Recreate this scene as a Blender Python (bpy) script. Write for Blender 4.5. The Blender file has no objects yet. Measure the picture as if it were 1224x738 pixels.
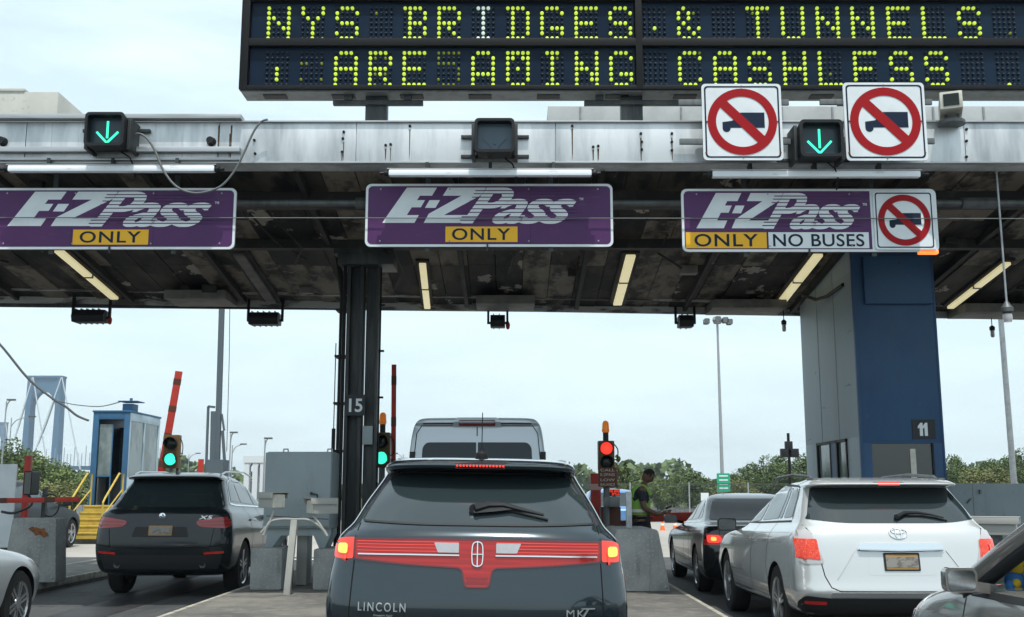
import bpy, bmesh, math, random
from mathutils import Vector, Matrix
from mathutils.bvhtree import BVHTree
R = math.radians
random.seed(7)
sc = bpy.context.scene
COL = sc.collection

# ------------------------------------------------------------------ camera
CAMZ = 1.45; F = 1300.0; PITCH = R(9.65)
cam = bpy.data.cameras.new('camera'); co = bpy.data.objects.new('camera', cam); COL.objects.link(co)
cam.sensor_width = 36; cam.lens = 36*F/1224; cam.clip_end = 9000; cam.clip_start = 0.05
co.location = (0, 0, CAMZ); co.rotation_euler = (R(90)+PITCH, 0, 0)
sc.camera = co
# ------------------------------------------------------------------ light
SUN_EL = 70; SUN_AZ = 168           # azimuth clockwise from +Y (forward)
w = bpy.data.worlds.new('World'); sc.world = w; w.use_nodes = True
nt = w.node_tree; nt.nodes.clear()
out = nt.nodes.new('ShaderNodeOutputWorld'); bg = nt.nodes.new('ShaderNodeBackground')
sky = nt.nodes.new('ShaderNodeTexSky'); sky.sky_type = 'NISHITA'; sky.sun_disc = False
sky.sun_elevation = R(SUN_EL); sky.sun_rotation = R(SUN_AZ); sky.air_density = 1.0; sky.dust_density = 3.0; sky.ozone_density = 1.0
bg.inputs['Strength'].default_value = 0.145
tc = nt.nodes.new('ShaderNodeTexCoord'); mp = nt.nodes.new('ShaderNodeMapping'); mp.inputs['Scale'].default_value = (1, 1, 4.5)
nz = nt.nodes.new('ShaderNodeTexNoise'); nz.inputs['Scale'].default_value = 4.2; nz.inputs['Detail'].default_value = 5; nz.inputs['Roughness'].default_value = .58
rp = nt.nodes.new('ShaderNodeValToRGB'); rp.color_ramp.elements[0].position = .42; rp.color_ramp.elements[1].position = .74; rp.color_ramp.elements[0].color = (.66, .66, .66, 1)
mul = nt.nodes.new('ShaderNodeMath'); mul.operation = 'MULTIPLY'; mul.inputs[1].default_value = .97
mx = nt.nodes.new('ShaderNodeMix'); mx.data_type = 'RGBA'; mx.inputs[7].default_value = (4.65, 5.65, 5.9, 1)
nt.links.new(tc.outputs['Generated'], mp.inputs[0]); nt.links.new(mp.outputs[0], nz.inputs['Vector']); nt.links.new(nz.outputs['Fac'], rp.inputs[0])
nt.links.new(rp.outputs[0], mul.inputs[0]); nt.links.new(mul.outputs[0], mx.inputs[0])
nt.links.new(sky.outputs[0], mx.inputs[6]); nt.links.new(mx.outputs[2], bg.inputs[0]); nt.links.new(bg.outputs[0], out.inputs[0])
sl = bpy.data.lights.new('sun', 'SUN'); sl.energy = 3.0; sl.angle = R(.55); sl.color = (1, .975, .92)
so = bpy.data.objects.new('sun', sl); COL.objects.link(so)
sd = Vector((math.sin(R(SUN_AZ))*math.cos(R(SUN_EL)), math.cos(R(SUN_AZ))*math.cos(R(SUN_EL)), math.sin(R(SUN_EL))))
so.rotation_euler = sd.to_track_quat('Z', 'Y').to_euler(); so.location = sd*50
sc.view_settings.view_transform = 'Standard'; sc.view_settings.look = 'None'; sc.view_settings.gamma = 1
sc.view_settings.exposure = 0.55
sc.render.engine = 'CYCLES'
sc.cycles.max_bounces = 7; sc.cycles.diffuse_bounces = 4; sc.cycles.volume_bounces = 0
sc.cycles.use_denoising = True

# ------------------------------------------------------------------ measuring: where a pixel of the photograph meets the plane y = Y (or z = Z)
CP, SP = math.cos(PITCH), math.sin(PITCH)
def ray(u, v):
    a = (u-612)/F; b = (369-v)/F
    return Vector((a, CP-b*SP, SP+b*CP))
def at(u, v, Y):
    d = ray(u, v); t = Y/d.y
    return Vector((d.x*t, Y, CAMZ+d.z*t))
def gr(u, v, Z=0):
    d = ray(u, v); t = (Z-CAMZ)/d.z
    return Vector((d.x*t, d.y*t, Z))

# ------------------------------------------------------------------ materials
def mat(name, col, rough=.5, metal=0., emit=None, es=0., spec=.28, coat=0., noise=None, bump=None, alpha=1., trans=0.):
    """noise: list of (scale_xyz or s, colour, lo, hi, detail); bump: (scale, strength)"""
    m = bpy.data.materials.new(name); m.use_nodes = True; t = m.node_tree; b = t.nodes['Principled BSDF']
    b.inputs['Base Color'].default_value = (*col, 1); b.inputs['Roughness'].default_value = rough; b.inputs['Metallic'].default_value = metal
    b.inputs['Specular IOR Level'].default_value = spec; b.inputs['Coat Weight'].default_value = coat; b.inputs['Coat Roughness'].default_value = .04
    if emit: b.inputs['Emission Color'].default_value = (*emit, 1); b.inputs['Emission Strength'].default_value = es
    if trans: b.inputs['Transmission Weight'].default_value = trans
    tcn = t.nodes.new('ShaderNodeTexCoord'); prev = None
    if noise:
        for (s, c2, lo, hi, det) in noise:
            mpn = t.nodes.new('ShaderNodeMapping'); mpn.inputs['Scale'].default_value = s if isinstance(s, tuple) else (s, s, s)
            mpn.inputs['Location'].default_value = (random.uniform(0, 9), random.uniform(0, 9), random.uniform(0, 9))
            n = t.nodes.new('ShaderNodeTexNoise'); n.inputs['Scale'].default_value = 1; n.inputs['Detail'].default_value = det; n.inputs['Roughness'].default_value = .6
            r = t.nodes.new('ShaderNodeValToRGB'); r.color_ramp.elements[0].position = lo; r.color_ramp.elements[1].position = hi
            mi = t.nodes.new('ShaderNodeMix'); mi.data_type = 'RGBA'
            t.links.new(tcn.outputs['Object'], mpn.inputs[0]); t.links.new(mpn.outputs[0], n.inputs['Vector']); t.links.new(n.outputs['Fac'], r.inputs[0])
            t.links.new(r.outputs[0], mi.inputs[0]); mi.inputs[7].default_value = (*c2, 1)
            if prev is None: mi.inputs[6].default_value = (*col, 1)
            else: t.links.new(prev, mi.inputs[6])
            prev = mi.outputs[2]
        t.links.new(prev, b.inputs['Base Color'])
    if bump:
        n = t.nodes.new('ShaderNodeTexNoise'); n.inputs['Scale'].default_value = bump[0]; n.inputs['Detail'].default_value = 5
        bp = t.nodes.new('ShaderNodeBump'); bp.inputs['Strength'].default_value = bump[1]; bp.inputs['Distance'].default_value = .02
        t.links.new(tcn.outputs['Object'], n.inputs['Vector']); t.links.new(n.outputs['Fac'], bp.inputs['Height']); t.links.new(bp.outputs[0], b.inputs['Normal'])
    return m
M = {}
def mm(k, *a, **kw): M[k] = mat(k, *a, **kw)
mm('asphalt', (.05, .053, .055), .85, noise=[(1.3, (.075, .076, .076), .35, .7, 8), ((14, .8, 1), (.10, .10, .098), .60, .66, 7), (2.6, (.028, .029, .03), .60, .635, 9), (.35, (.03, .032, .034), .45, .75, 5), (60, (.12, .12, .118), .6, .72, 2), ((3, .15, 1), (.032, .032, .033), .55, .75, 4)], bump=(90, .35))
mm('oil', (.02, .02, .021), .5, noise=[(3, (.045, .045, .046), .4, .7, 6)])
mm('pave', (.32, .30, .27), .85, noise=[(.5, (.24, .23, .21), .35, .7, 6), (25, (.4, .38, .35), .6, .75, 3)], bump=(60, .2))
mm('island', (.13, .125, .115), .88, noise=[(.7, (.19, .18, .155), .52, .6, 9), (1.1, (.075, .073, .07), .4, .68, 8), (6, (.19, .18, .16), .5, .72, 6), (40, (.10, .09, .085), .6, .7, 2)], bump=(50, .4))
mm('kerbpaint', (.36, .34, .28), .8, noise=[(7, (.2, .19, .17), .45, .6, 8)])
mm('line', (.62, .62, .6), .7, noise=[(9, (.16, .16, .16), .5, .68, 8)])
mm('concrete', (.30, .31, .30), .85, noise=[(1.1, (.17, .175, .17), .5, .7, 9), ((3, 3, 9), (.10, .10, .10), .66, .70, 6), (2.2, (.20, .21, .21), .4, .7, 7), ((12, 12, 1.2), (.15, .155, .155), .55, .75, 5), (30, (.36, .36, .35), .55, .7, 3)], bump=(45, .3))
mm('rust', (.22, .09, .035), .9, noise=[(20, (.10, .04, .02), .4, .7, 5)])
mm('grass', (.06, .09, .025), .95, noise=[(.3, (.10, .10, .04), .4, .7, 6)])
mm('alu', (.62, .64, .65), .42, .5, noise=[((3, 3, .6), (.36, .385, .40), .42, .68, 6), ((18, 18, .9), (.27, .27, .26), .62, .8, 6)], bump=(1.6, .25))
mm('alurail', (.42, .43, .44), .4, .7, noise=[((.8, 9, 9), (.28, .28, .28), .45, .7, 4)])
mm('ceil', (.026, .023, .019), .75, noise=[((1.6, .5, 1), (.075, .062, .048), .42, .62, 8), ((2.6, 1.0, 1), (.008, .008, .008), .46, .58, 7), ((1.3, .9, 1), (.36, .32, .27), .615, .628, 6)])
mm('ceildark', (.022, .021, .02), .7, noise=[((3, 2, 3), (.06, .056, .05), .5, .7, 6)])
mm('ceilpanel', (.20, .19, .17), .6, noise=[((3, 3, 3), (.11, .105, .1), .4, .65, 6)])
mm('trimlight', (.42, .42, .40), .6, noise=[((1.2, 4, 4), (.10, .095, .09), .48, .56, 6)])
mm('darksteel', (.035, .04, .043), .5, .3, noise=[((8, 8, 1.2), (.075, .078, .076), .45, .7, 6)])
mm('steelgrey', (.14, .15, .155), .5, .4, noise=[((8, 8, 1.2), (.08, .085, .085), .45, .7, 6)])
mm('black', (.007, .007, .008), .5, spec=.2)
mm('blackplastic', (.012, .013, .015), .5, spec=.25)
mm('rubber', (.02, .02, .02), .85)
mm('whitepaint', (.72, .75, .76), .45, noise=[(5, (.6, .62, .62), .5, .75, 6)])
mm('tubewhite', (.80, .84, .88), .3, noise=[((2.5, 9, 9), (.5, .5, .48), .62, .72, 3)])
mm('tubelit', (.8, .78, .62), .4, emit=(1, .88, .48), es=.36, noise=[((5, 5, 5), (.5, .47, .36), .55, .75, 3)])
mm('galv', (.36, .38, .39), .45, .6, noise=[(12, (.27, .28, .29), .4, .7, 4)])
mm('purple', (.078, .018, .095), .45, noise=[(1.5, (.055, .016, .085), .4, .7, 4), ((3, 3, 14), (.095, .04, .10), .62, .75, 5)])
mm('signwhite', (.66, .70, .72), .5, noise=[(3, (.58, .62, .64), .45, .7, 5)])
mm('signyellow', (.75, .40, .02), .5)
mm('signnavy', (.008, .018, .04), .5, spec=.15)
mm('signred', (.30, .006, .010), .5, spec=.15)
mm('leddark', (.004, .013, .030), .35, spec=.12, noise=[((.6, 1, .8), (.009, .022, .042), .4, .7, 3)])
mm('ledoff', (.009, .017, .028), .5, spec=.3)
mm('leddim', (.10, .12, .01), .4, emit=(.45, .55, .03), es=.16)
mm('ledon', (.35, .45, .02), .4, emit=(.50, .68, .06), es=.50)
mm('ledwhite', (.45, .5, .45), .4, emit=(.6, .75, .6), es=.35)
mm('siglensoff', (.075, .11, .14), .2); mm('blueshade', (.012, .035, .075), .3, spec=.4, noise=[(3, (.02, .03, .04), .45, .7, 5)])
mm('siggreen', (.05, .5, .35), .4, emit=(.05, 1.0, .55), es=.9)
mm('siglens', (.035, .055, .07), .25)
mm('lensgreen', (.05, .5, .4), .3, emit=(.06, 1.0, .68), es=.75)
mm('lensred', (.5, .03, .02), .3, emit=(1, .05, .03), es=.8)
mm('lensdark', (.012, .016, .014), .15)
mm('amber', (.7, .2, .02), .25, emit=(1, .25, .02), es=.12)
mm('sigbrown', (.13, .07, .018), .5, noise=[(20, (.09, .05, .015), .4, .7, 3)])
mm('brownbox', (.10, .035, .022), .6, noise=[(6, (.07, .03, .02), .4, .7, 4)])
mm('redpaint', (.42, .035, .022), .5, noise=[(9, (.30, .03, .02), .45, .7, 5)])
mm('redwhite', (.55, .35, .32), .5)
mm('numplate', (.022, .026, .03), .5)
mm('bluepaint', (.026, .075, .155), .45, noise=[((1.5, 1.5, .7), (.016, .05, .125), .4, .7, 6), ((9, 9, 1.1), (.03, .07, .13), .55, .75, 6), (14, (.05, .10, .18), .66, .72, 5), (5, (.05, .035, .03), .70, .74, 6)])
mm('bluebooth', (.035, .11, .21), .5, noise=[(3, (.03, .09, .17), .4, .7, 5)])
mm('boothside', (.29, .35, .38), .5, noise=[((2, 2, .5), (.27, .31, .33), .4, .7, 6), ((1, 1.1, 6), (.16, .18, .19), .66, .72, 6)])
mm('cabinet', (.25, .30, .315), .5, noise=[((7, 7, .7), (.19, .215, .22), .55, .75, 6), (1.5, (.22, .26, .27), .4, .7, 5), (22, (.15, .15, .14), .68, .76, 3)])
mm('camhousing', (.55, .54, .48), .5, noise=[(7, (.42, .40, .35), .45, .7, 5)])
mm('camglass', (.12, .12, .09), .15)
mm('yellowpaint', (.46, .33, .06), .55, noise=[(7, (.36, .25, .06), .45, .68, 6)])
mm('glassdark', (.015, .02, .022), .06, spec=.8)
mm('glasspane', (.16, .20, .20), .08, spec=.8, noise=[((1.2, 1.2, .6), (.08, .11, .11), .45, .55, 4)]); mm('carglassdark', (.010, .014, .016), .08, spec=.2); mm('roofgrey', (.42, .45, .46), .6, noise=[(2, (.33, .35, .36), .4, .7, 5)])
mm('lincoln', (.018, .030, .038), .16, .45, coat=1)
mm('bmw', (.008, .013, .016), .25, .1, spec=.3, coat=.45)
mm('silver', (.58, .59, .585), .20, .45, coat=.8)
mm('silver2', (.50, .52, .53), .28, .5, coat=.8)
mm('taupe', (.24, .235, .22), .26, .5, coat=1)
mm('sedan', (.006, .008, .010), .16, .0, spec=.4, coat=.6)
mm('van', (.48, .53, .57), .35, .3, coat=.6)
mm('greycar', (.02, .027, .032), .45, .0, spec=.15, coat=.06)
mm('carglass', (.018, .027, .030), .07, spec=.75)
mm('carglassclear', (.02, .035, .042), .03, spec=.55)
mm('trimdark', (.02, .021, .022), .55)
mm('gap', (.004, .004, .004), .9)
mm('chrome', (.75, .77, .78), .12, 1.0)
mm('chromedull', (.55, .57, .58), .3, .9)
mm('lampred', (.32, .010, .010), .14, coat=.7, emit=(1, .03, .02), es=.06, noise=[((2, 2, 60), (.22, .008, .008), .45, .6, 1)])
mm('lampreddark', (.10, .008, .01), .1, coat=1)
mm('lampbrake', (.5, .03, .02), .2, coat=.7, emit=(1, .08, .04), es=.32)
mm('lamphot', (.9, .4, .08), .2, emit=(1, .36, .06), es=1.2)
mm('lampwhite', (.42, .42, .44), .15, coat=1, noise=[((40, 40, 40), (.4, .4, .42), .45, .6, 1)])
mm('lampclear', (.42, .40, .40), .1, coat=1)
mm('lampamber', (.7, .22, .04), .2, coat=1)
mm('platebg', (.22, .21, .19), .5, noise=[((14, 30, 30), (.13, .12, .11), .5, .6, 3)])
mm('plateorange', (.34, .19, .06), .5)
mm('rim', (.45, .46, .47), .25, .8)
mm('rimdark', (.10, .11, .12), .3, .8)
mm('skin', (.12, .065, .042), .5)
mm('uniform', (.018, .022, .032), .8)
mm('vest', (.20, .38, .06), .7)
mm('reflective', (.55, .56, .52), .4)
mm('hair', (.01, .009, .008), .8)
mm('bark', (.09, .07, .05), .9)
mm('leafA', (.115, .16, .06), .7, noise=[(.8, (.05, .085, .02), .4, .6, 3)]); mm('leafB', (.14, .18, .06), .7, noise=[(.8, (.07, .11, .03), .4, .6, 3)]); mm('leafC', (.085, .125, .045), .7, noise=[(.8, (.075, .11, .03), .45, .65, 3)]); mm('leafD', (.18, .18, .07), .7, noise=[(.8, (.10, .12, .04), .4, .6, 3)])
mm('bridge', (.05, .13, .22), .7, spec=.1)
mm('cable', (.25, .28, .3), .6)
mm('wire', (.05, .055, .06), .6); mm('cableg', (.13, .14, .14), .6); mm('mastdark', (.07, .09, .105), .6); mm('camshell', (.33, .33, .31), .5); mm('rustdark', (.075, .045, .028), .9, noise=[(30, (.15, .10, .07), .45, .7, 4)])
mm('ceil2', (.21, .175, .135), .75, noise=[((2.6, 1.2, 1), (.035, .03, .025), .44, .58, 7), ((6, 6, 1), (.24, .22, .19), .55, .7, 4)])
mm('whiteconcrete', (.6, .6, .57), .8, noise=[(3, (.5, .5, .47), .4, .7, 5)])
mm('orange', (.75, .16, .03), .6)
mm('greensign', (.02, .30, .17), .5)
mm('fence', (.06, .07, .065), .6)
mm('roofunit', (.46, .46, .43), .7, noise=[((1, 1, .5), (.36, .36, .33), .4, .7, 6), (12, (.30, .30, .28), .6, .72, 4)])
mm('farwhite', (.62, .64, .65), .7)
mm('plushyellow', (.75, .5, .04), .8); mm('plushblue', (.05, .2, .5), .8)
mm('bluecar', (.10, .22, .42), .3, .2, coat=1)
mm('dash', (.30, .30, .24), .7)
mm('seat', (.07, .075, .08), .8)

# ------------------------------------------------------------------ object helpers
def put(o, parent=None):
    COL.objects.link(o)
    if parent is not None: o.parent = parent
    return o
def tag(o, label=None, cat=None, group=None, kind=None):
    if label: o['label'] = label
    if cat: o['category'] = cat
    if group: o['group'] = group
    if kind: o['kind'] = kind
    return o
def thing(name, label, cat, loc=(0, 0, 0), rot=(0, 0, 0), group=None):
    o = bpy.data.objects.new(name, None); o.empty_display_size = .1
    o.location = loc; o.rotation_euler = rot if isinstance(rot, tuple) else (0, 0, rot)
    put(o); return tag(o, label, cat, group)
def copy_tree(o, parent=None):
    c = o.copy(); COL.objects.link(c); c.parent = parent
    if parent is not None: c.matrix_parent_inverse = o.matrix_parent_inverse.copy()
    for ch in list(o.children): copy_tree(ch, c)
    return c
class MB:
    def __init__(s): s.v = []; s.f = []; s.m = []; s.mats = []
    def mi(s, m):
        if m is None: return 0
        if m not in s.mats: s.mats.append(m)
        return s.mats.index(m)
    def add(s, vs, fs, m=None):
        k = len(s.v); s.v += [tuple(p) for p in vs]; i = s.mi(m)
        for f in fs: s.f.append([a+k for a in f]); s.m.append(i)
        return s
    def box(s, x0, x1, y0, y1, z0, z1, m=None, M4=None):
        vs = [Vector((x, y, z)) for z in (z0, z1) for y in (y0, y1) for x in (x0, x1)]
        if M4: vs = [M4 @ p for p in vs]
        return s.add(vs, [(0, 2, 3, 1), (4, 5, 7, 6), (0, 1, 5, 4), (2, 6, 7, 3), (0, 4, 6, 2), (1, 3, 7, 5)], m)
    def beam(s, a, b, w, h, m=None, up=(0, 0, 1)):
        a, b = Vector(a), Vector(b); d = (b-a); L = d.length; d.normalize(); u = Vector(up)
        if abs(d.dot(u)) > .98: u = Vector((0, 1, 0))
        x = d.cross(u).normalized(); z = x.cross(d).normalized()
        M4 = Matrix((( x.x, d.x, z.x, a.x), (x.y, d.y, z.y, a.y), (x.z, d.z, z.z, a.z), (0, 0, 0, 1)))
        return s.box(-w/2, w/2, 0, L, -h/2, h/2, m, M4)
    def tube(s, pts, r, n=10, m=None, cap=True):
        pts = [Vector(p) for p in pts]; rs = r if isinstance(r, (list, tuple)) else [r]*len(pts); vs = []; fs = []
        prevx = None
        for i, p in enumerate(pts):
            d = (pts[min(i+1, len(pts)-1)]-pts[max(i-1, 0)]).normalized()
            if prevx is None:
                u = Vector((0, 0, 1)) if abs(d.z) < .95 else Vector((1, 0, 0)); x = d.cross(u).normalized()
            else: x = (prevx-d*prevx.dot(d)).normalized()
            prevx = x; y = d.cross(x)
            for k in range(n):
                a = 2*math.pi*k/n; vs.append(p+(x*math.cos(a)+y*math.sin(a))*rs[i])
        for i in range(len(pts)-1):
            for k in range(n): fs.append((i*n+k, i*n+(k+1) % n, (i+1)*n+(k+1) % n, (i+1)*n+k))
        if cap: fs.append(tuple(range(n))[::-1]); fs.append(tuple(range((len(pts)-1)*n, len(pts)*n)))
        return s.add(vs, fs, m)
    def lathe(s, prof, c=(0, 0, 0), axis='z', n=20, m=None):
        vs = []; fs = []; c = Vector(c)
        for (r, h) in prof:
            for k in range(n):
                a = 2*math.pi*k/n; p = (r*math.cos(a), r*math.sin(a), h)
                if axis == 'x': p = (h, r*math.cos(a), r*math.sin(a))
                if axis == 'y': p = (r*math.cos(a), h, r*math.sin(a))
                vs.append(c+Vector(p))
        L = len(prof)
        for i in range(L-1):
            for k in range(n): fs.append((i*n+k, i*n+(k+1) % n, (i+1)*n+(k+1) % n, (i+1)*n+k))
        fs.append(tuple(range(n))[::-1]); fs.append(tuple(range((L-1)*n, L*n)))
        return s.add(vs, fs, m)
    def prism(s, poly, a, b, axis='y', m=None):
        """polygon extruded along axis; poly in the two other axes (x,z) / (y,z) / (x,y)"""
        def P(p, h):
            return (p[0], h, p[1]) if axis == 'y' else ((h, p[0], p[1]) if axis == 'x' else (p[0], p[1], h))
        n = len(poly); vs = [P(p, a) for p in poly]+[P(p, b) for p in poly]
        fs = [tuple(range(n)), tuple(range(n, 2*n))[::-1]]+[(i, i+n, (i+1) % n+n, (i+1) % n) for i in range(n)]
        return s.add(vs, fs, m)
    def build(s, name, m=None, parent=None, smooth=30, bevel=0, loc=None, kind=None):
        me = bpy.data.meshes.new(name); me.from_pydata(s.v, [], s.f)
        ms = s.mats if s.mats and s.mats != [None] else [m]
        if m is not None and s.mats == []: ms = [m]
        for q in ms: me.materials.append(q if q is not None else m)
        for i, p in enumerate(me.polygons): p.material_index = s.m[i]
        bm = bmesh.new(); bm.from_mesh(me); bmesh.ops.recalc_face_normals(bm, faces=bm.faces)
        if bevel: bmesh.ops.bevel(bm, geom=[e for e in bm.edges if len(e.link_faces) == 2 and e.calc_face_angle(0) > .6], offset=bevel, segments=2, profile=.6, affect='EDGES')
        bm.to_mesh(me); bm.free()
        if smooth:
            me.polygons.foreach_set('use_smooth', [True]*len(me.polygons)); me.set_sharp_from_angle(angle=R(smooth))
        o = bpy.data.objects.new(name, me); put(o, parent)
        if loc: o.location = loc
        if kind: o['kind'] = kind
        return o
def rbox(name, x0, x1, y0, y1, z0, z1, m, parent=None, bevel=.01):
    return MB().box(x0, x1, y0, y1, z0, z1).build(name, m, parent, bevel=bevel)
def rrect(x0, x1, z0, z1, r, n=6):
    p = []
    for cx, cz, a0 in ((x1-r, z1-r, 0), (x0+r, z1-r, 90), (x0+r, z0+r, 180), (x1-r, z0+r, 270)):
        for k in range(n+1):
            a = R(a0+90*k/n); p.append((cx+r*math.cos(a), cz+r*math.sin(a)))
    return p
def rpoly(pts, r, n=5):
    out = []; N = len(pts)
    for i, p in enumerate(pts):
        rr = r[i] if isinstance(r, (list, tuple)) else r
        P = Vector(p); A = Vector(pts[i-1]); B = Vector(pts[(i+1) % N])
        if rr <= 0: out.append(tuple(P)); continue
        la, lb = (A-P).length, (B-P).length; q = min(rr, la*.49, lb*.49)
        a = P+(A-P).normalized()*q; b = P+(B-P).normalized()*q
        for k in range(n+1):
            t = k/n; out.append(tuple(a*(1-t)**2+P*2*t*(1-t)+b*t*t))
    return out
def text_mesh(s, size, bold=0., shear=0., spacing=1., ext=.0, align='CENTER'):
    c = bpy.data.curves.new('t', 'FONT'); c.body = s; c.size = size; c.offset = bold; c.shear = shear; c.space_character = spacing
    c.extrude = ext; c.align_x = align; c.align_y = 'CENTER'; c.resolution_u = 6
    o = bpy.data.objects.new('t', c); COL.objects.link(o)
    dg = bpy.context.evaluated_depsgraph_get(); dg.update()
    me = bpy.data.meshes.new_from_object(o.evaluated_get(dg))
    bpy.data.objects.remove(o); bpy.data.curves.remove(c)
    return me
def text_fit(name, s, x0, x1, z0, z1, y, m, parent, bold=0., shear=0., spacing=1., th=.006):
    """upright lettering that fills the box, facing -y, as a thin raised mesh"""
    me = text_mesh(s, 1, bold, shear, spacing, .5)
    xs = [v.co.x for v in me.vertices]; ys = [v.co.y for v in me.vertices]; a0, a1, b0, b1 = min(xs), max(xs), min(ys), max(ys)
    for v in me.vertices:
        X, Y, Z = v.co
        v.co = (x0+(X-a0)/(a1-a0)*(x1-x0), y-th*(Z+.5), z0+(Y-b0)/(b1-b0)*(z1-z0))
    me.materials.clear(); me.materials.append(m); me.name = name
    return put(bpy.data.objects.new(name, me), parent)

# ================================================================== SETTING: ground, lanes, islands
def sheet(name, x0, x1, y0, y1, z, m):
    mb = MB(); mb.add([(x0, y0, z), (x1, y0, z), (x1, y1, z), (x0, y1, z)], [(0, 1, 2, 3)])
    return mb.build(name, m, smooth=0, kind='structure')
sheet('ground', -1700, 1700, -30, 2600, -.03, M['grass'])
sheet('road', -40, 60, -20, 120, 0, M['asphalt'])
sheet('pavement_apron', -40, 40, 25.5, 60, .008, M['pave'])
for i, (a, b, y0) in enumerate(((-3.2, -1.75, 10), )): pass
def island(x0, x1, y0, y1):
    mb = MB(); n = 8; w = (x1-x0)/2; cx = (x0+x1)/2; pl = [(x1, y1), (x0, y1)]
    for k in range(n+1):
        a = math.pi+math.pi*k/n; pl.append((cx+w*math.cos(a), y0+w+w*math.sin(a)))
    mb.prism(pl, 0, .15, 'z'); mb.build('traffic_island', M['island'], bevel=.02, kind='structure')
    e = MB()
    for x in (x0, x1):
        s = .012 if x == x1 else -.012
        e.box(min(x-s*4, x+s), max(x-s*4, x+s), y0+w, y1, .05, .154)
    e.build('kerb', M['kerbpaint'], bevel=.005, kind='structure')
island(-3.78, -1.75, 9.5, 27); island(1.15, 2.30, 9.6, 27); island(-8.3, -7.0, 12.5, 27); island(5.35, 6.9, 12.0, 27)
island(-14.8, -11.2, 32, 44)
for x, y0, y1 in ((-10.8, 12, 33), (9.9, 8, 30)):
    sheet('lane_line', x, x+.10, y0, y1, .006, M['line'])
sheet('stop_line', -6.8, -4.0, 24.6, 25.0, .006, M['line'])
for cx in (-5.2, -.2, 3.9):
    sheet('oil_streak', cx-.35, cx+.35, 4, 24, .004, M['oil'])

# ================================================================== CANOPY
FY = 13.0                                          # front face of the canopy
def cz(y): return 5.50-.131*(y-FY)                 # underside falls towards the back
cp = thing('toll_canopy', 'long soot-stained toll canopy with pale metal fascia spanning all the lanes', 'canopy', (0, FY, 0))
XL, XR = -9.5, 10.5
mb = MB()                                          # fascia panels
ztop = at(612, 147, FY).z
seams = [XL, at(31, 165, FY).x, at(262, 165, FY).x, at(426, 165, FY).x, at(664, 165, FY).x, at(900, 165, FY).x, at(1153, 165, FY).x, XR]
for a, b in zip(seams[:-1], seams[1:]):
    mb.box(a+.004, b-.004, 0, .10, 5.50, ztop)
mb.box(XL, XR, .02, .35, 5.49, ztop-.02)
mb.build('fascia', M['alu'], cp, bevel=.004)
mb = MB(); mb.box(XL, XR, -.03, .16, ztop, ztop+.022); mb.box(XL, XR, -.012, .05, 5.488, 5.51)
mb.build('fascia_edge', M['alurail'], cp, bevel=.003)
mb = MB(); xr = at(290, 145, FY).x
mb.box(XL, xr, -.10, .10, ztop+.025, ztop+.085); mb.box(XL, xr, -.09, -.002, at(100, 184, FY).z, at(100, 178, FY).z); mb.box(XL, xr, -.05, -.002, 5.515, 5.55)
mb.build('mounting_rail', M['alurail'], cp, bevel=.006)
mb = MB()                                          # bolts along the fascia
for u, v in ((304, 168), (305, 184), (411, 158), (410, 166), (409, 182), (461, 174), (467, 173), (490, 151), (715, 175), (709, 176), (684, 151), (766, 160), (767, 170), (767, 179), (803, 160), (803, 170), (803, 180), (1155, 155), (1155, 169), (1155, 188)):
    p = at(u, v, FY); mb.lathe([(.001, -.02), (.016, -.02), (.018, -.008), (.018, .004)], (p.x, 0, p.z), 'y', 8)
mb.build('bolts', M['black'], cp)
mb = MB()                                          # rust runs under the bolts
random.seed(3)
for u, v in ((411, 170), (409, 184), (461, 178), (467, 177), (490, 155), (715, 178), (709, 179), (684, 154), (766, 165), (803, 165), (262, 150), (277, 150), (275, 160)):
    p = at(u, v, FY); wv = random.uniform(.005, .012); L = p.z-5.515
    mb.add([(p.x-wv, -.0035, p.z), (p.x+wv, -.0035, p.z), (p.x+wv*.5, -.0035, p.z-L*random.uniform(.7, .98)), (p.x-wv*.6, -.0035, p.z-L)], [(0, 1, 2, 3)])
mb.build('rust_streaks', M['rustdark'], cp, smooth=0)
mb = MB()                                          # round conduit ends
for u, v in ((4, 170), (253, 170)):
    p = at(u, v, FY); mb.lathe([(.001, -.09), (.045, -.09), (.055, -.03), (.06, -.002)], (p.x, 0, p.z), 'y', 14)
mb.build('conduit_cap', M['blackplastic'], cp)
# underside: boards running front to back
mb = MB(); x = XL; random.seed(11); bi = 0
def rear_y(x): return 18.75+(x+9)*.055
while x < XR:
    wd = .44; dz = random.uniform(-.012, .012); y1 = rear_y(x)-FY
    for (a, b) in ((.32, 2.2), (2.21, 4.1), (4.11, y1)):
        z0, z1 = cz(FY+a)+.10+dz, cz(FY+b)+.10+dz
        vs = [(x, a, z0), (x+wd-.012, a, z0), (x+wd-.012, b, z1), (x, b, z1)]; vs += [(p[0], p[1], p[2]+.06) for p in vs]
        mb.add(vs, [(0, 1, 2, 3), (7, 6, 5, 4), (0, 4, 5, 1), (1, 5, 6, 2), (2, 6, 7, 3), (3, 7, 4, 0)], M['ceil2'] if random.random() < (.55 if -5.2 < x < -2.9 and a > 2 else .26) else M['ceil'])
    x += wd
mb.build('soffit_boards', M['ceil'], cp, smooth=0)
mb = MB(); x = XL                                  # ribs
for k in range(11):
    xx = XL+.9+k*1.95; y1 = rear_y(xx)-FY-.15
    mb.beam((xx, .35, cz(FY+.35)+.05), (xx, y1, cz(FY+y1)+.05), .07, .11)
mb.beam((XL, 1.25, cz(FY+1.25)+.02), (XR, 1.25, cz(FY+1.25)+.02), .24, .2); mb.beam((XL, 3.0, cz(16)+.04), (XR, 3.0, cz(16)+.04), .16, .14)
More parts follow.
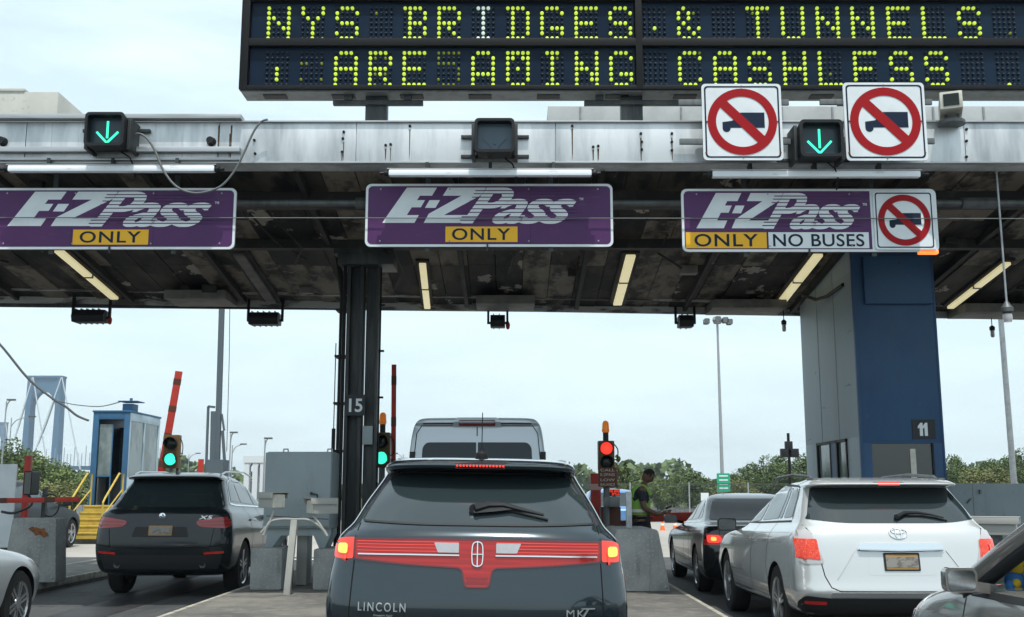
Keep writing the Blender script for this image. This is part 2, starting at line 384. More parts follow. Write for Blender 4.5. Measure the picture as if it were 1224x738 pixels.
mb.build('ribs', M['ceildark'], cp)
mb = MB()
y1l, y1r = rear_y(XL)-FY, rear_y(XR)-FY
for off, zz, hh, mt in ((0, .0, .14, 'trimlight'), (-.45, .05, .06, 'trimlight')):
    mb = MB(); mb.beam((XL, y1l+off, cz(FY+y1l+off)+zz+.06), (XR, y1r+off, cz(FY+y1r+off)+zz+.06), .07, hh); mb.build('rear_edge_trim', M[mt], cp)
mb = MB(); mb.add([(XL, .12, ztop-.03), (XR, .12, ztop-.03), (XR, y1r+.1, ztop-.25), (XL, y1l+.1, ztop-.25), (XL, .12, ztop-.08), (XR, .12, ztop-.08), (XR, y1r+.1, ztop-.30), (XL, y1l+.1, ztop-.30)],
    [(0, 1, 2, 3), (4, 7, 6, 5), (0, 4, 5, 1), (1, 5, 6, 2), (2, 6, 7, 3), (3, 7, 4, 0)]); mb.build('roof_deck', M['roofunit'], cp)
mb = MB(); mb.beam((XL, y1l+.05, 5.25), (XR, y1r+.05, 5.25), .05, 1.15); mb.build('rear_fascia', M['darksteel'], cp)
# pale boxes at the rear edge
for (u0, u1, v0, v1, uu) in ((571, 638, 347, 373, 0), (842, 926, 350, 375, 6), (215, 285, 346, 366, -8), (1130, 1224, 352, 378, 14)):
    yb = rear_y(at((u0+u1)/2, v1, 19).x); a, b = at(u0, v1, yb), at(u1, v1, yb); mb = MB(); z = cz(yb)
    mb.box(a.x, b.x, yb-.9-FY, yb-.08-FY, z-.03, z+.12); o = mb.build('soffit_box', M['ceilpanel'], cp, bevel=.006)
# big pipe with couplings
mb = MB(); py = .85; pz = at(612, 243, FY+py).z
mb.tube([(XL, py, pz), (XR, py, pz)], .045, 12)
for x in (-4.4, -2.05, .2, 3.6, 5.9, 8.2): mb.tube([(x, py, pz), (x+.45, py, pz)], .075, 12)
mb.build('conduit_pipe', M['steelgrey'], cp)
random.seed(5)                          # junction boxes, brackets and wires under the boards
for k in range(26):
    x = random.uniform(XL+.5, XR-.5); y = random.uniform(.5, 5.4); z = cz(FY+y)+.10; s = random.uniform(.05, .16)
    MB().box(x-s, x+s, y-s*.7, y+s*.7, z-random.uniform(.05, .14), z).build('junction_box', M['ceilpanel'] if k % 4 == 0 else M['ceildark'], cp, bevel=.006)
for k in range(12):
    x = random.uniform(XL+.5, XR-.5); y = random.uniform(.6, 3); L = random.uniform(.8, 2.2); z0 = cz(FY+y)+.03; z1 = cz(FY+y+L)+.03
    MB().tube([(x, y, z0), (x+random.uniform(-.4, .4), y+L*.5, (z0+z1)/2-random.uniform(0, .12)), (x+random.uniform(-.5, .5), y+L, z1)], .018, 6).build('ceiling_wire', M['ceildark'], cp)

# thin wire across the purple signs
w_ = MB(); w_.tube([(XL, FY+.17, at(612, 260, FY+.17).z), (XR, FY+.17, at(612, 262, FY+.17).z)], .006, 6)
tag(w_.build('stay_wire', M['cableg']), 'thin taut wire running across the fronts of the purple signs', 'wire')
w_ = MB(); pts = []
for u, v in ((320, 143), (312, 146), (303, 158), (292, 182), (280, 205), (262, 224), (235, 231), (212, 224), (196, 205), (185, 180), (176, 166), (166, 160), (156, 164), (150, 172)):
    pts.append(at(u, v, FY-.14))
def smooth_pts(p, n=5):
    out = []
    for i in range(len(p)-1):
        a = p[max(i-1, 0)]; b = p[i]; c = p[i+1]; d = p[min(i+2, len(p)-1)]
        for k in range(n):
            t = k/n; out.append(.5*((2*b)+(c-a)*t+(2*a-5*b+4*c-d)*t*t+(3*b-a-3*c+d)*t**3))
    out.append(p[-1]); return out
w_.tube(smooth_pts(pts), .014, 8); tag(w_.build('hanging_cable', M['cableg']), 'loose grey cable looping down over the left purple sign', 'cable')

# tube light fittings along the fascia
def tubelight(u0, u1, v0, v1, label):
    a, b = at(u0, v0, FY-.06), at(u1, v1, FY-.06); c = (a+b)/2; L = (b.x-a.x)/2
    t = thing('tube_light', label, 'tube light', c, group='white tube lights under the fascia')
    m1 = MB(); m1.box(-L+.05, L-.05, -.05, .05, -.045, .035); m1.build('tube_cover', M['tubewhite'], t, bevel=.02)
    m1 = MB(); m1.box(-L+.03, L-.03, -.045, .08, .036, .05); m1.build('reflector', M['alurail'], t, bevel=.004)
    for s in (-1, 1):
        m1 = MB(); m1.lathe([(.001, 0), (.04, 0), (.04, .05), (.022, .06), (.022, .11), (.001, .11)], (s*(L-.05), 0, -.005), 'x', 12)
        if s < 0: m1.v = [(2*(-(L-.05))-p[0], p[1], p[2]) for p in m1.v]
        m1.build('end_cap', M['blackplastic'], t)
    m1 = MB()
    for q in (-.6, 0, .6): m1.box(q*L-.02, q*L+.02, 0, .12, .05, .14+at(0, 192, FY).z-at(0, 192, FY).z)
    m1.build('hanger', M['darksteel'], t)
tubelight(6, 262, 201, 203, 'white tube light above the left purple sign')
tubelight(460, 712, 206, 208, 'white tube light above the middle purple sign')
tubelight(846, 1104, 208, 209, 'white tube light above the purple sign that says no buses')
# tube lights on the underside
def soffit_light(u0, v0, u1, v1, wd, m, label, lit=True):
    def hit(u, v):
        d = ray(u, v); n = Vector((0, .131, 1)); p0 = Vector((0, FY, 5.5+.02)); t = (p0-co.location).dot(n)/d.dot(n); return Vector(co.location)+d*t
    a, b = hit(u0, v0), hit(u1, v1)
    t = thing('soffit_light', label, 'tube light', a, group='cream tube lights on the canopy underside'); d = b-a
    m1 = MB(); m1.beam(d*.0, d, wd, .05); m1.build('tube', m, t, bevel=.012)
    m1 = MB(); m1.beam(d*-.02+Vector((0, 0, .055)), d*1.02+Vector((0, 0, .055)), wd*1.9, .05); m1.build('fitting', M['ceildark'], t, bevel=.004)
    m1 = MB(); c = d*.5; m1.beam(c-d.normalized()*.03-Vector((0, 0, .004)), c+d.normalized()*.03-Vector((0, 0, .004)), wd*1.04, .052); m1.build('clip', M['ceilpanel'], t)
for a in ((70, 300, 137, 357, .14, 'tubelit', 'cream tube light behind the left purple sign, longest of the lit ones on the left'),
          (285, 304, 325, 362, .16, 'ceilpanel', 'dull unlit tube light on the underside right of the left purple sign'),
          (505, 316, 511, 370, .11, 'tubelit', 'thin upright cream tube light under the left half of the middle purple sign'),
          (754, 306, 738, 364, .15, 'tubelit', 'cream tube light just right of the middle purple sign'),
          (978, 305, 932, 364, .15, 'tubelit', 'cream tube light below the no-buses sign, beside the blue column'),
          (1204, 315, 1136, 368, .12, 'tubelit', 'cream tube light right of the blue column, beside the hanging rod')):
    soffit_light(*a[:5], M[a[5]], a[6])

# ================================================================== message board
BY = 13.35
bl = at(286, 108, BY); zb = bl.z; x0 = bl.x; x1 = 8.6; zt = zb+2.05
led = thing('message_board', 'huge black electronic message board with yellow-green lettering above the canopy', 'message board', (0, BY, 0))
mb = MB(); mb.box(x0, x1, .06, .36, zb+.01, zt); mb.build('housing', M['black'], led, bevel=.01)
mb = MB(); r1 = at(300, 47, BY).z; r2t = at(300, 56, BY).z; r2b = at(300, 103, BY).z
xm0, xm1 = at(760, 80, BY).x, at(768, 80, BY).x; xa = at(297, 80, BY).x
for (za, zb_) in ((r2b, zb), (r1, r2t), (at(300, 2, BY).z+.0, at(300, 2, BY).z+.09), (zt, zt-.1)):
    mb.box(x0, x1, -.04, .055, min(za, zb_), max(za, zb_))
mb.box(x0, xa, -.045, .05, zb+.002, zt-.002); mb.box(xm0, xm1, -.045, .05, zb+.002, zt-.002)
mb.build('frame', M['black'], led, bevel=.006)
mb = MB(); mb.box(x0+.02, x1, .0, .34, zb-.02, zb+.004); mb.build('underside_plate', M['steelgrey'], led)
for k in range(9): MB().box(x0+.28+k*.89, x0+.58+k*.89, .1, .25, zb-.03, zb-.018).build('vent', M['black'], led)
rowz = ((r2t, at(300, 2, BY).z), (r2b, r1), (at(300, 2, BY).z+.09, zt-.1))
for (za, zb_) in rowz:
    for (a, b) in ((xa, xm0), (xm1, x1)):
        mb = MB(); mb.box(a+.01, b-.01, .03, .05, za, zb_); mb.build('display_panel', M['leddark'], led)
FONT = {'A': '01110 10001 10001 11111 10001 10001 10001', 'B': '11110 01001 01001 01110 01001 01001 11110', 'C': '01110 10001 10000 10000 10000 10001 01110',
 'D': '11110 01001 01001 01001 01001 01001 11110', 'E': '11111 10000 10000 11110 10000 10000 11111', 'G': '01110 10001 10000 10000 10111 10001 01110',
 'H': '10001 10001 10001 11111 10001 10001 10001', 'I': '01110 00100 00100 00100 00100 00100 01110', 'L': '10000 10000 10000 10000 10000 10000 11111',
 'N': '10001 10001 11001 10101 10011 10001 10001', 'O': '11111 11011 10001 10101 10001 10001 01110', 'R': '11110 10001 10001 11110 10100 10010 10001',
 'S': '01110 10001 10000 01110 00001 10001 01110', 'T': '11111 00100 00100 00100 00100 00100 00100', 'U': '10001 10001 10001 10001 10001 10001 01110',
 'Y': '10001 10001 01010 00100 00100 00100 00100', '&': '01000 10100 10100 01000 10101 10010 01101', '.': '00000 00000 00000 00000 00100 00000 00000',
 '1': '00000 00000 00000 00100 00100 00100 00000', '5': '11111 10000 11110 00001 00001 10001 01110', ' ': '00000 '*7, 'a': '01110 10001 10001 10001 11111 10001 10001', ',': '00000 00000 00000 00000 00000 00000 00100',
 'M': '10001 10001 11001 11101 10011 10011 10001'}
dots = {'ledon': MB(), 'ledoff': MB(), 'leddim': MB(), 'ledwhite': MB()}
def dot(mb, x, z, r):
    vs = [(x, -.004, z)]+[(x+r*math.cos(a), .006, z+r*math.sin(a)) for a in [2*math.pi*k/8 for k in range(8)]]+[(x+r*math.cos(a), .032, z+r*math.sin(a)) for a in [2*math.pi*k/8 for k in range(8)]]
    mb.add(vs, [(0, 1+k, 1+(k+1) % 8) for k in range(8)]+[(1+k, 9+k, 9+(k+1) % 8, 1+(k+1) % 8) for k in range(8)])
us1 = [332, 373, 414, 455, 495.5, 536.5, 577.5, 619, 660, 701, 742, 783, 824, 866, 907, 949, 991, 1033, 1076, 1118, 1161, 1203]
rows = (('NYS BRIDGES.& TUNNELS ', 9.5, 45.5), ('1 ARE5aOIMG CASHLESS ,', 63, 101))
dp = at(500, 50, BY).x-at(494, 50, BY).x
for txt, v0, v1 in rows:
    for ci, ch in enumerate(txt):
        xc = at(us1[ci], 50, BY).x; za, zb_ = at(612, v0, BY).z, at(612, v1, BY).z; pat = FONT[ch].split()
        for r in range(7):
            for c in range(5):
                on = pat[r][c] == '1' if len(pat) == 7 else False
                k = 'ledon' if on else 'ledoff'
                if on and txt[0] == 'N' and ci == 6: k = 'ledwhite'
                if on and ch == '5': k = 'leddim'
                if ch == 'R' and txt[0] == '1' and not on and r in (1, 4, 6) and c in (1, 3): k = 'leddim'
                if not on and random.random() < .012: k = 'leddim'
                if ch == ' ' and ci == 1 and r in (2, 5) and c in (0, 4): k = 'leddim'
                dot(dots[k], xc+(c-2)*dp, za+(zb_-za)*r/6, .0235 if k in ('ledon', 'ledwhite') else .017)
for ci, u in enumerate(us1):                       # dark third row above
    for r in range(7):
        for c in range(5): dot(dots['ledoff'], at(u, 50, BY).x+(c-2)*dp, rowz[2][0]+.06+r*.063, .019)
for k, n in (('ledon', 'lit_dots'), ('ledoff', 'unlit_dots'), ('leddim', 'dim_dots'), ('ledwhite', 'white_dots')):
    dots[k].build(n, M[k], led, smooth=60)
for u0, u1, px in ((399, 506, 450), (698, 862, 755), (1000, 1100, 1050)):
    mb = MB(); a, b = at(u0, 124, BY+.2), at(u1, 128, BY+.2); z = a.z
    mb.box(a.x, b.x, .12, .2, z-.04, z+.02)
    for q in (a.x+.2, b.x-.2): mb.box(q-.05, q+.05, .1, .22, z+.015, zb+.01)
    p = at(px, 130, BY+.2); mb.box(p.x-.14, p.x+.14, .16, .34, ztop-.3, zb-.01); mb.box(p.x-.32, p.x-.02, .13, .3, ztop-.1, ztop+.12); mb.build('bracket', M['darksteel'], led, bevel=.004)

# ================================================================== signs
def no_truck_face(parent, cx, cz_, s, y):
    """white square with navy border, red ring and slash, navy truck silhouette"""
    o = MB(); o.prism(rrect(cx-s, cx+s, cz_-s, cz_+s, s*.10), y, y+.02, 'y'); o.build('panel', M['signwhite'], parent, smooth=0)
    def ringpoly(mb, r0, r1, yy, n=48):
        vs = []; fs = []
        for k in range(n):
            a = 2*math.pi*k/n
            for r in (r0, r1): vs.append((cx+r*math.cos(a), yy, cz_+r*math.sin(a)))
        for k in range(n):
            a, b, c, d = 2*k, 2*k+1, (2*k+3) % (2*n), (2*k+2) % (2*n); fs.append((a, b, c, d))
        mb.add(vs, fs)
    b = MB(); A = rrect(cx-s*.94, cx+s*.94, cz_-s*.94, cz_+s*.94, s*.09); B = rrect(cx-s*.90, cx+s*.90, cz_-s*.90, cz_+s*.90, s*.07); n = len(A)
    b.add([(p[0], y-.002, p[1]) for p in A]+[(p[0], y-.002, p[1]) for p in B], [(k, (k+1) % n, (k+1) % n+n, k+n) for k in range(n)]); b.build('border', M['signnavy'], parent, smooth=0)
    t = MB(); q = s
    truck = [(-.50, -.12), (-.50, .02), (-.40, .08), (-.38, .02), (-.22, .02), (-.20, .02), (-.14, .20), (-.06, .20), (-.06, .27), (.56, .27), (.56, -.12), (.50, -.12)]
    truck = [(.56, .27), (.56, -.13), (-.50, -.13), (-.50, .02), (-.36, .04), (-.24, .06), (-.14, .22), (-.05, .22), (-.05, .27)]
    t.add([(cx+a*q, y-.0025, cz_+(b_-.03)*q) for a, b_ in truck], [tuple(range(len(truck)))])
    for wx in (-.40, ):
        t.add([(cx+(wx+.10*math.cos(a))*q, y-.003, cz_+(-.17+.10*math.sin(a))*q) for a in [2*math.pi*k/18 for k in range(18)]], [tuple(range(18))])
    t.build('truck_symbol', M['signnavy'], parent, smooth=0)
    r = MB(); ringpoly(r, s*.66, s*.87, y-.005); c, w_ = s*.50, s*.085
    r.add([(cx-c-w_, y-.0055, cz_+c-w_), (cx-c+w_, y-.0055, cz_+c+w_), (cx+c+w_, y-.0055, cz_-c+w_), (cx+c-w_, y-.0055, cz_-c-w_)], [(0, 1, 2, 3)])
    r.build('prohibition_ring', M['signred'], parent, smooth=0)
SY = FY-.28
for (u0, u1, v0, v1, lab) in ((841, 933, 102, 190, 'square no-trucks sign left of the green arrow signal at right'), (1012, 1104, 101, 190, 'square no-trucks sign right of the green arrow signal, beside the floodlight')):
    a, b = at(u0, v1, SY), at(u1, v0, SY); c = (a+b)/2; s = (b.x-a.x)/2
    t = thing('no_truck_sign', lab, 'traffic sign', (c.x, SY, c.z), group='square no-trucks signs')
    no_truck_face(t, 0, 0, s, 0)
    m1 = MB()
    for dz in (-.24, .26): m1.box(-s-.28, s+.1, .022, .062, dz-.035, dz+.035)
    m1.box(-s*.6, -s*.5, .062, .28, -.3, .3); m1.box(s*.5, s*.6, .062, .28, -.3, .3)
    m1.build('bracket_rail', M['steelgrey'], t, bevel=.003)
    m1 = MB()
    for (qx, qz) in ((0, .93), (0, -.93), (-.88, 0), (.88, 0), (-.93, -.8), (.93, -.8)): m1.lathe([(.001, -.008), (.010, -.008), (.012, 0)], (qx*s, -.001, qz*s), 'y', 8)
    m1.build('bolt', M['rust'], t)
# E-ZPass signs
EZ = FY+.22
def ez_sign(u0, u1, v0, v1, label, buses=False):
    a, b = at(u0, v1, EZ), at(u1, v0, EZ); W_, H = b.x-a.x, b.z-a.z
    t = thing('toll_sign', label, 'sign', (a.x, EZ, a.z), group='purple toll lane signs')
    m1 = MB(); m1.prism(rrect(0, W_, 0, H, .07), 0, .03, 'y'); m1.build('backing', M['signwhite'], t, smooth=0)
    LW = 3.12; LH = .785
    pw = W_ if not buses else at(1042, 260, EZ).x-a.x
    m1 = MB(); m1.prism(rrect(.03, pw-.03 if not buses else pw, .03, H-.03, .055) if not buses else [(pw-.012, .03), (pw-.012, H-.03), (.085, H-.03), (.05, H-.04), (.03, H-.075), (.03, .075), (.04, .04), (.075, .03)], -.0025, .0, 'y'); m1.build('purple_field', M['purple'], t, smooth=0)
    def L(cx, cy):
        X = (cx-8)/1302*3.12*sx+ox; Z = H*(383-cy)/323
        if buses: Z = H*(383-cy)/323-.005
        return (X, Z)
    sx = 1.0; ox = .27
    if not buses: ox = W_-(1195-8)/1302*3.12
    if u0 > 300 and not buses: ox = at(457, 260, EZ).x-a.x; sx = .955
    if buses: ox = at(832, 260, EZ).x-a.x; sx = .81
    m1 = MB()
    for pl in ([(8, 262), (140, 80), (305, 80), (278, 122), (212, 122), (196, 145), (240, 145), (218, 182), (168, 182), (142, 222), (208, 222), (184, 262)],
               [(265, 145), (322, 145), (298, 185), (240, 185)],
               [(365, 80), (575, 80), (550, 118), (345, 222), (500, 222), (475, 262), (235, 262), (262, 215), (440, 122), (338, 122)]):
        m1.add([(L(*p)[0], -.005, L(*p)[1]) for p in pl], [tuple(range(len(pl)))])
    m1.build('logo_letters', M['signwhite'], t, smooth=0)
    x0, x1 = L(440, 0)[0], L(1070, 0)[0]; z0, z1 = L(0, 267)[1], L(0, 80)[1]
    for q_ in (0, 1, 2): text_fit('logo_word', 'Pass', x0+.017*q_, x1-.034+.017*q_, z0, z1, -.004-.0009*q_, M['signwhite'], t, bold=.014, shear=.55, spacing=.92, th=.0008)
    m1 = MB()
    for k, cy in enumerate((96, 112, 130, 149, 168, 190, 208, 231, 248)):
        xs = L(525-(cy-80)*.55, 0)[0]; xe = L(1075, 0)[0]; zc = L(0, cy)[1]
        m1.box(xs, xe, -.0105, -.0085, zc-.006, zc+.005)
    m1.build('speed_lines', M['purple'], t, smooth=0)
    xt = L(1085, 0)[0]; text_fit('trade_mark', 'TM', xt, xt+.05, L(0, 146)[1], L(0, 133)[1], -.003, M['signwhite'], t, bold=.01)
    if not buses:
        X0, Z0 = L(354, 360); X1, Z1 = L(747, 281)
        m1 = MB(); m1.box(X0, X1, -.006, -.003, Z0, Z1); m1.build('yellow_plate', M['signyellow'], t, smooth=0)
        text_fit('lettering', 'ONLY', L(390, 0)[0], L(708, 0)[0], L(0, 350)[1], L(0, 290)[1], -.006, M['signnavy'], t, bold=.012, spacing=1.12, th=.003)
    else:
        q = lambda u, v: (at(u, v, EZ).x-a.x, at(u, v, EZ).z-a.z)
        X0, Z0 = q(820, 297); X1, Z1 = q(916, 278)
        m1 = MB(); m1.box(X0, X1, -.006, -.003, Z0, Z1); m1.build('yellow_plate', M['signyellow'], t, smooth=0)
        text_fit('lettering', 'ONLY', q(830, 290)[0], q(906, 290)[0], q(0, 295)[1], q(0, 280)[1], -.006, M['signnavy'], t, bold=.012, spacing=1.1, th=.003)
        X0, Z0 = q(919, 297); X1, Z1 = q(1038, 278)
        m1 = MB(); m1.box(X0, X1, -.006, -.003, Z0, Z1); m1.build('white_plate', M['signwhite'], t, smooth=0)
        text_fit('lettering', 'NO BUSES', q(924, 290)[0], q(1033, 290)[0], q(0, 295)[1], q(0, 280)[1], -.006, M['signnavy'], t, bold=.012, spacing=1.05, th=.003)
        c0, c1 = q(1045, 298), q(1115, 230); no_truck_face(t, (c0[0]+c1[0])/2, (c0[1]+c1[1])/2, (c1[0]-c0[0])/2*.97, -.022)
    m1 = MB()
    for f in (.25, .75): m1.box(W_*f-.03, W_*f+.03, .032, .07, -.05, H+.18)
    m1.box(W_*.49, W_*.49+.02, -.02, .03, -.045, .035)
    m1.build('hanger', M['darksteel'], t)
    for f in (.06, .34, .66, .94):
        for zz in (.07, H-.07):
            if f*W_ < pw: MB().lathe([(.001, -.012), (.008, -.011), (.012, -.006)], (W_*f, 0, zz), 'y', 8).build('rivet', M['galv'], t)
    for f in (.333, .667):
        if f*W_ < pw-.1: MB().box(W_*f, W_*f+.004, -.0033, -.0028, .03, H-.03).build('sheet_seam', M['signnavy'], t, smooth=0)
ez_sign(-14, 283, 225, 298, 'purple toll sign at far left with the loose cable hanging over it')
ez_sign(436, 732, 220, 295, 'purple toll sign in the middle, above the dark car with the full-width tail light')
ez_sign(816, 1118, 226, 301, 'purple toll sign reading no buses with a no-trucks symbol at its right end', True)
m1 = MB(); a = at(1110, 301, EZ+.02); m1.box(a.x-.12, a.x+.12, EZ, EZ+.08, a.z-.03, a.z+.02)
tag(m1.build('marker_lamp', mat('markerlamp', (.8, .2, .03), .4, emit=(1, .28, .05), es=.8), bevel=.01), 'small orange lamp under the right end of the no-buses sign', 'lamp')

# lane signals
def lane_signal(u0, u1, v0, v1, on, label):
    y = FY-.42; a, b = at(u0, v1, y), at(u1, v0, y); c = (a+b)/2; s = (b.x-a.x)/2
    t = thing('lane_signal', label, 'lane signal', (c.x, y, c.z), group='square lane signals on the fascia')
    A = rrect(-s, s, -s*.88, s*.88, s*.22); B = rrect(-s*.86, s*.86, -s*.74, s*.74, s*.16); n = len(A)
    m1 = MB(); vs = [(p[0], -.02, p[1]) for p in A]+[(p[0], -.02, p[1]) for p in B]+[(p[0], .12, p[1]) for p in B]+[(p[0]*.93, .30, p[1]*.93) for p in A]
    fs = []
    for k in range(n):
        j = (k+1) % n; fs += [(k, j, j+n, k+n), (k+n, j+n, j+2*n, k+2*n), (k, k+3*n, j+3*n, j)]
    fs.append(tuple(range(3*n, 4*n))); m1.add(vs, fs); m1.build('hood', M['blackplastic'], t)
    m1 = MB(); m1.add([(p[0], .10, p[1]) for p in B], [tuple(range(n))]); m1.build('lens', M['siglens'] if on else M['siglensoff'], t, smooth=0)
    m1 = MB(); w_ = .014
    def bar(p, q): m1.beam((p[0], .093, p[1]), (q[0], .093, q[1]), .026, .008, up=(0, 1, 0))
    bar((0, s*.55), (0, -s*.35)); bar((-s*.55, -s*.02), (0, -s*.6)); bar((s*.55, -s*.02), (0, -s*.6))
    m1.build('arrow', M['siggreen'] if on else M['siglensoff'], t)
    m1 = MB()
    for sx in (-1, 1):
        m1.box(sx*(s+.02)-.02, sx*(s+.02)+.02, .1, .42, -s*.9, s*.75)
        for dz in (-.6, .45): m1.box(min(0, sx*(s+.18)), max(0, sx*(s+.18)), .37, .41, dz*s-.02, dz*s+.02)
    m1.box(-.08, .08, .28, .42, -.1, .1)
    m1.build('bracket', M['darksteel'], t, bevel=.003)
    m1 = MB(); m1.tube([(s*.5, .25, -s*.85), (s*.9, .3, -s*1.1), (s*1.1, .36, -s*1.6), (s*1.05, .42, -s*2.0)], .01, 6); m1.build('lead', M['black'], t)
lane_signal(100, 150, 133, 176, True, 'black lane signal with a green arrow at far left above the left purple sign')
lane_signal(567, 615, 139, 185, False, 'unlit lane signal above the middle purple sign')
lane_signal(957, 1007, 143, 188, True, 'black lane signal with a green arrow between the two no-trucks signs')

# spotlight housing on the right of the fascia
p = at(1140, 124, FY-.2)
t = thing('spotlight', 'weathered box spotlight standing on the fascia right of the no-trucks signs', 'spotlight', (p.x, FY-.1, p.z), (0, 0, R(-20)))
m1 = MB(); m1.box(-.13, .13, -.25, .35, -.11, .11); m1.build('housing', M['camhousing'], t, bevel=.012)
m1 = MB(); m1.box(-.09, .09, -.262, -.251, -.075, .075); m1.build('lens', M['lensdark'], t)
m1 = MB(); m1.tube([(-.06, 0, -.11), (-.07, 0, -.2)], .02, 8); m1.tube([(.08, 0, -.11), (.09, 0, -.2)], .02, 8); m1.lathe([(.16, -.24), (.16, -.2), (.1, -.18)], n=16); m1.build('foot', M['steelgrey'], t)

# roof-top objects
p = at(40, 125, 17); a = at(-30, 143, 17); b = at(70, 110, 17)
t = thing('roof_unit', 'weathered pale box on the canopy roof at far left', 'roof unit', (a.x, 17, a.z-.5))
mb = MB(); mb.box(0, b.x-a.x, 0, 2.2, 0, b.z-a.z+.5); mb.build('casing', M['roofunit'], t, bevel=.01)
mb = MB(); mb.box(-.02, b.x-a.x-.55, -.02, 1.8, b.z-a.z+.502, b.z-a.z+.56); mb.build('cover', M['roofunit'], t, bevel=.02)
a = at(655, 146, 16.5); b = at(1250, 127, 16.5)
t = thing('roof_cabinet', 'long low white cabinet on the canopy roof below the message board', 'roof cabinet', (a.x, 16.5, a.z-.4))
mb = MB(); mb.box(0, b.x-a.x, 0, 1.2, 0, b.z-a.z+.4); mb.build('casing', M['roofgrey'], t, bevel=.01)
mb = MB()
for k in range(9): mb.box(.5+k*.8, .53+k*.8, -.02, 0, .3, b.z-a.z+.38)
mb.build('ribs', M['galv'], t)

# floodlights hanging from the rear edge
def flood(u, v, wd, ht, label, red=False):
    y = rear_y(at(u, v, 19).x)-.1; p = at(u, v, y); zc = cz(y)
    t = thing('floodlight', label, 'floodlight', p, group='black floodlights hanging from the rear edge of the canopy')
    w2, h2 = wd/2, ht/2
    m1 = MB(); m1.prism([(-.16, -h2), (.14, -h2*.9), (.18, h2*.8), (-.12, h2), (-.2, 0)], -w2, w2, 'x'); m1.build('housing', M['blackplastic'], t, bevel=.012)
    m1 = MB(); n = int(wd/.1)
    for k in range(n): m1.box(-w2+.05+k*.1, -w2+.065+k*.1, -.17, .17, h2*.8, h2+.012); m1.box(-w2+.05+k*.1, -w2+.065+k*.1, -.165, .13, -h2-.006, -h2+.02)
    m1.build('cooling_fins', M['blackplastic'], t)
    m1 = MB()
    for s in (-1, 1): m1.box(s*(w2+.04)-.02, s*(w2+.04)+.02, -.03, .03, -.02, zc-p.z+.1); m1.box(min(s*w2, s*(w2+.06)), max(s*w2, s*(w2+.06)), -.02, .02, -.04, .0)
    m1.build('bracket', M['black'], t, bevel=.004)
    if red:
        m1 = MB(); m1.lathe([(.001, -.12), (.03, -.1), (.04, -.03), (.03, .0), (.015, .03)], (w2+.05, 0, -.02), n=10); m1.build('lamp_knob', M['redpaint'], t)
flood(109, 379, .56, .22, 'leftmost black floodlight under the rear edge, above the blue booth with yellow stairs', True)
flood(317, 382, .52, .22, 'wide black floodlight left of the dark steel column')
flood(595, 385, .26, .22, 'small black floodlight above the pale van, with a red knob', True)
flood(819, 385, .26, .22, 'small black floodlight left of the tall lamp mast')
def bulb(u, v, label):
    y = rear_y(at(u, v, 19).x)-.2; p = at(u, v, y); zc = cz(y)
    t = thing('hanging_bulb', label, 'bulb', p, group='bare bulbs hanging from the canopy edge')
    m1 = MB(); m1.lathe([(.02, -.02), (.045, -.02), (.05, .04), (.02, .07)], n=12); m1.tube([(0, 0, .06), (0, 0, zc-p.z+.1)], .008, 6); m1.build('socket', M['black'], t)
    m1 = MB(); m1.lathe([(.001, -.15), (.03, -.14), (.038, -.1), (.035, -.02)], n=12); m1.build('glass', M['lampclear'], t)
bulb(937, 387, 'bare bulb hanging just left of the blue and grey column'); bulb(1186, 394, 'bare bulb hanging at far right below the canopy')
p = at(1191, 205, FY+.35); q = at(1192, 370, FY+.35)
t = thing('hanging_rod', 'thin conduit rod hanging down at far right with a jar-shaped lamp', 'hanging lamp', (p.x, FY+.35, q.z))
m1 = MB(); m1.tube([(0, 0, .1), (0, 0, p.z-q.z)], .014, 8); m1.lathe([(.02, p.z-q.z-.02), (.03, p.z-q.z+.03)]); m1.build('rod', M['galv'], t)
m1 = MB(); m1.lathe([(.03, -.06), (.07, -.03), (.075, .02), (.05, .05), (.02, .1)], n=14); m1.build('cap', M['steelgrey'], t)
m1 = MB(); m1.lathe([(.001, -.16), (.045, -.16), (.055, -.12), (.055, -.06)], n=14); m1.build('jar', M['lampclear'], t)

# ================================================================== columns and booths
# column 15
t = thing('steel_column', 'cluster of dark steel column and pipes carrying the lane number 15', 'column', (0, 16.2, .15))
def cx(u, v=450, y=16.2): return at(u, v, y).x
top = cz(16.2)-.05
m1 = MB(); m1.box(cx(414), cx(418), -.14, .14, 0, top); m1.box(cx(418)+.001, cx(430), -.02, .02, 0, top); m1.box(cx(430)+.001, cx(434), -.14, .14, 0, top); m1.build('post', M['darksteel'], t, bevel=.004)
m1 = MB(); m1.box(cx(436), cx(450), .0, .2, 0, top-.02); m1.box(cx(449), cx(452), -.1, .2, 0, top-.02); m1.build('post', M['darksteel'], t, bevel=.004)
m1 = MB(); m1.tube([(cx(406), .1, 0), (cx(406), .1, top-.75), (cx(397), .1, top)], .045, 10); m1.tube([(cx(411), -.12, 0), (cx(411), -.12, top)], .03, 8); m1.tube([(cx(453), .05, 0), (cx(453), .05, top)], .012, 6)
for z in (1.2, 1.9, 2.6, 3.3, 4.0): m1.box(cx(401), cx(414), -.15, .12, z, z+.03); m1.box(cx(450), cx(458), .04, .07, z+.1, z+.13)
m1.build('conduit', M['black'], t)
m1 = MB(); m1.box(cx(404), cx(470), -.3, .35, top-.35, top-.18); m1.box(cx(398), cx(458), -.25, .3, top-.18, top); m1.build('bracket', M['darksteel'], t, bevel=.005)
m1 = MB(); m1.box(cx(436), cx(448), -.12, -.01, at(0, 532, 16.2).z-.15, at(0, 510, 16.2).z-.15); m1.box(cx(396), cx(455), -.5, .5, 0, .45); m1.build('box', M['cabinet'], t, bevel=.006)
a, b = at(413, 497, 16), at(437, 472, 16)
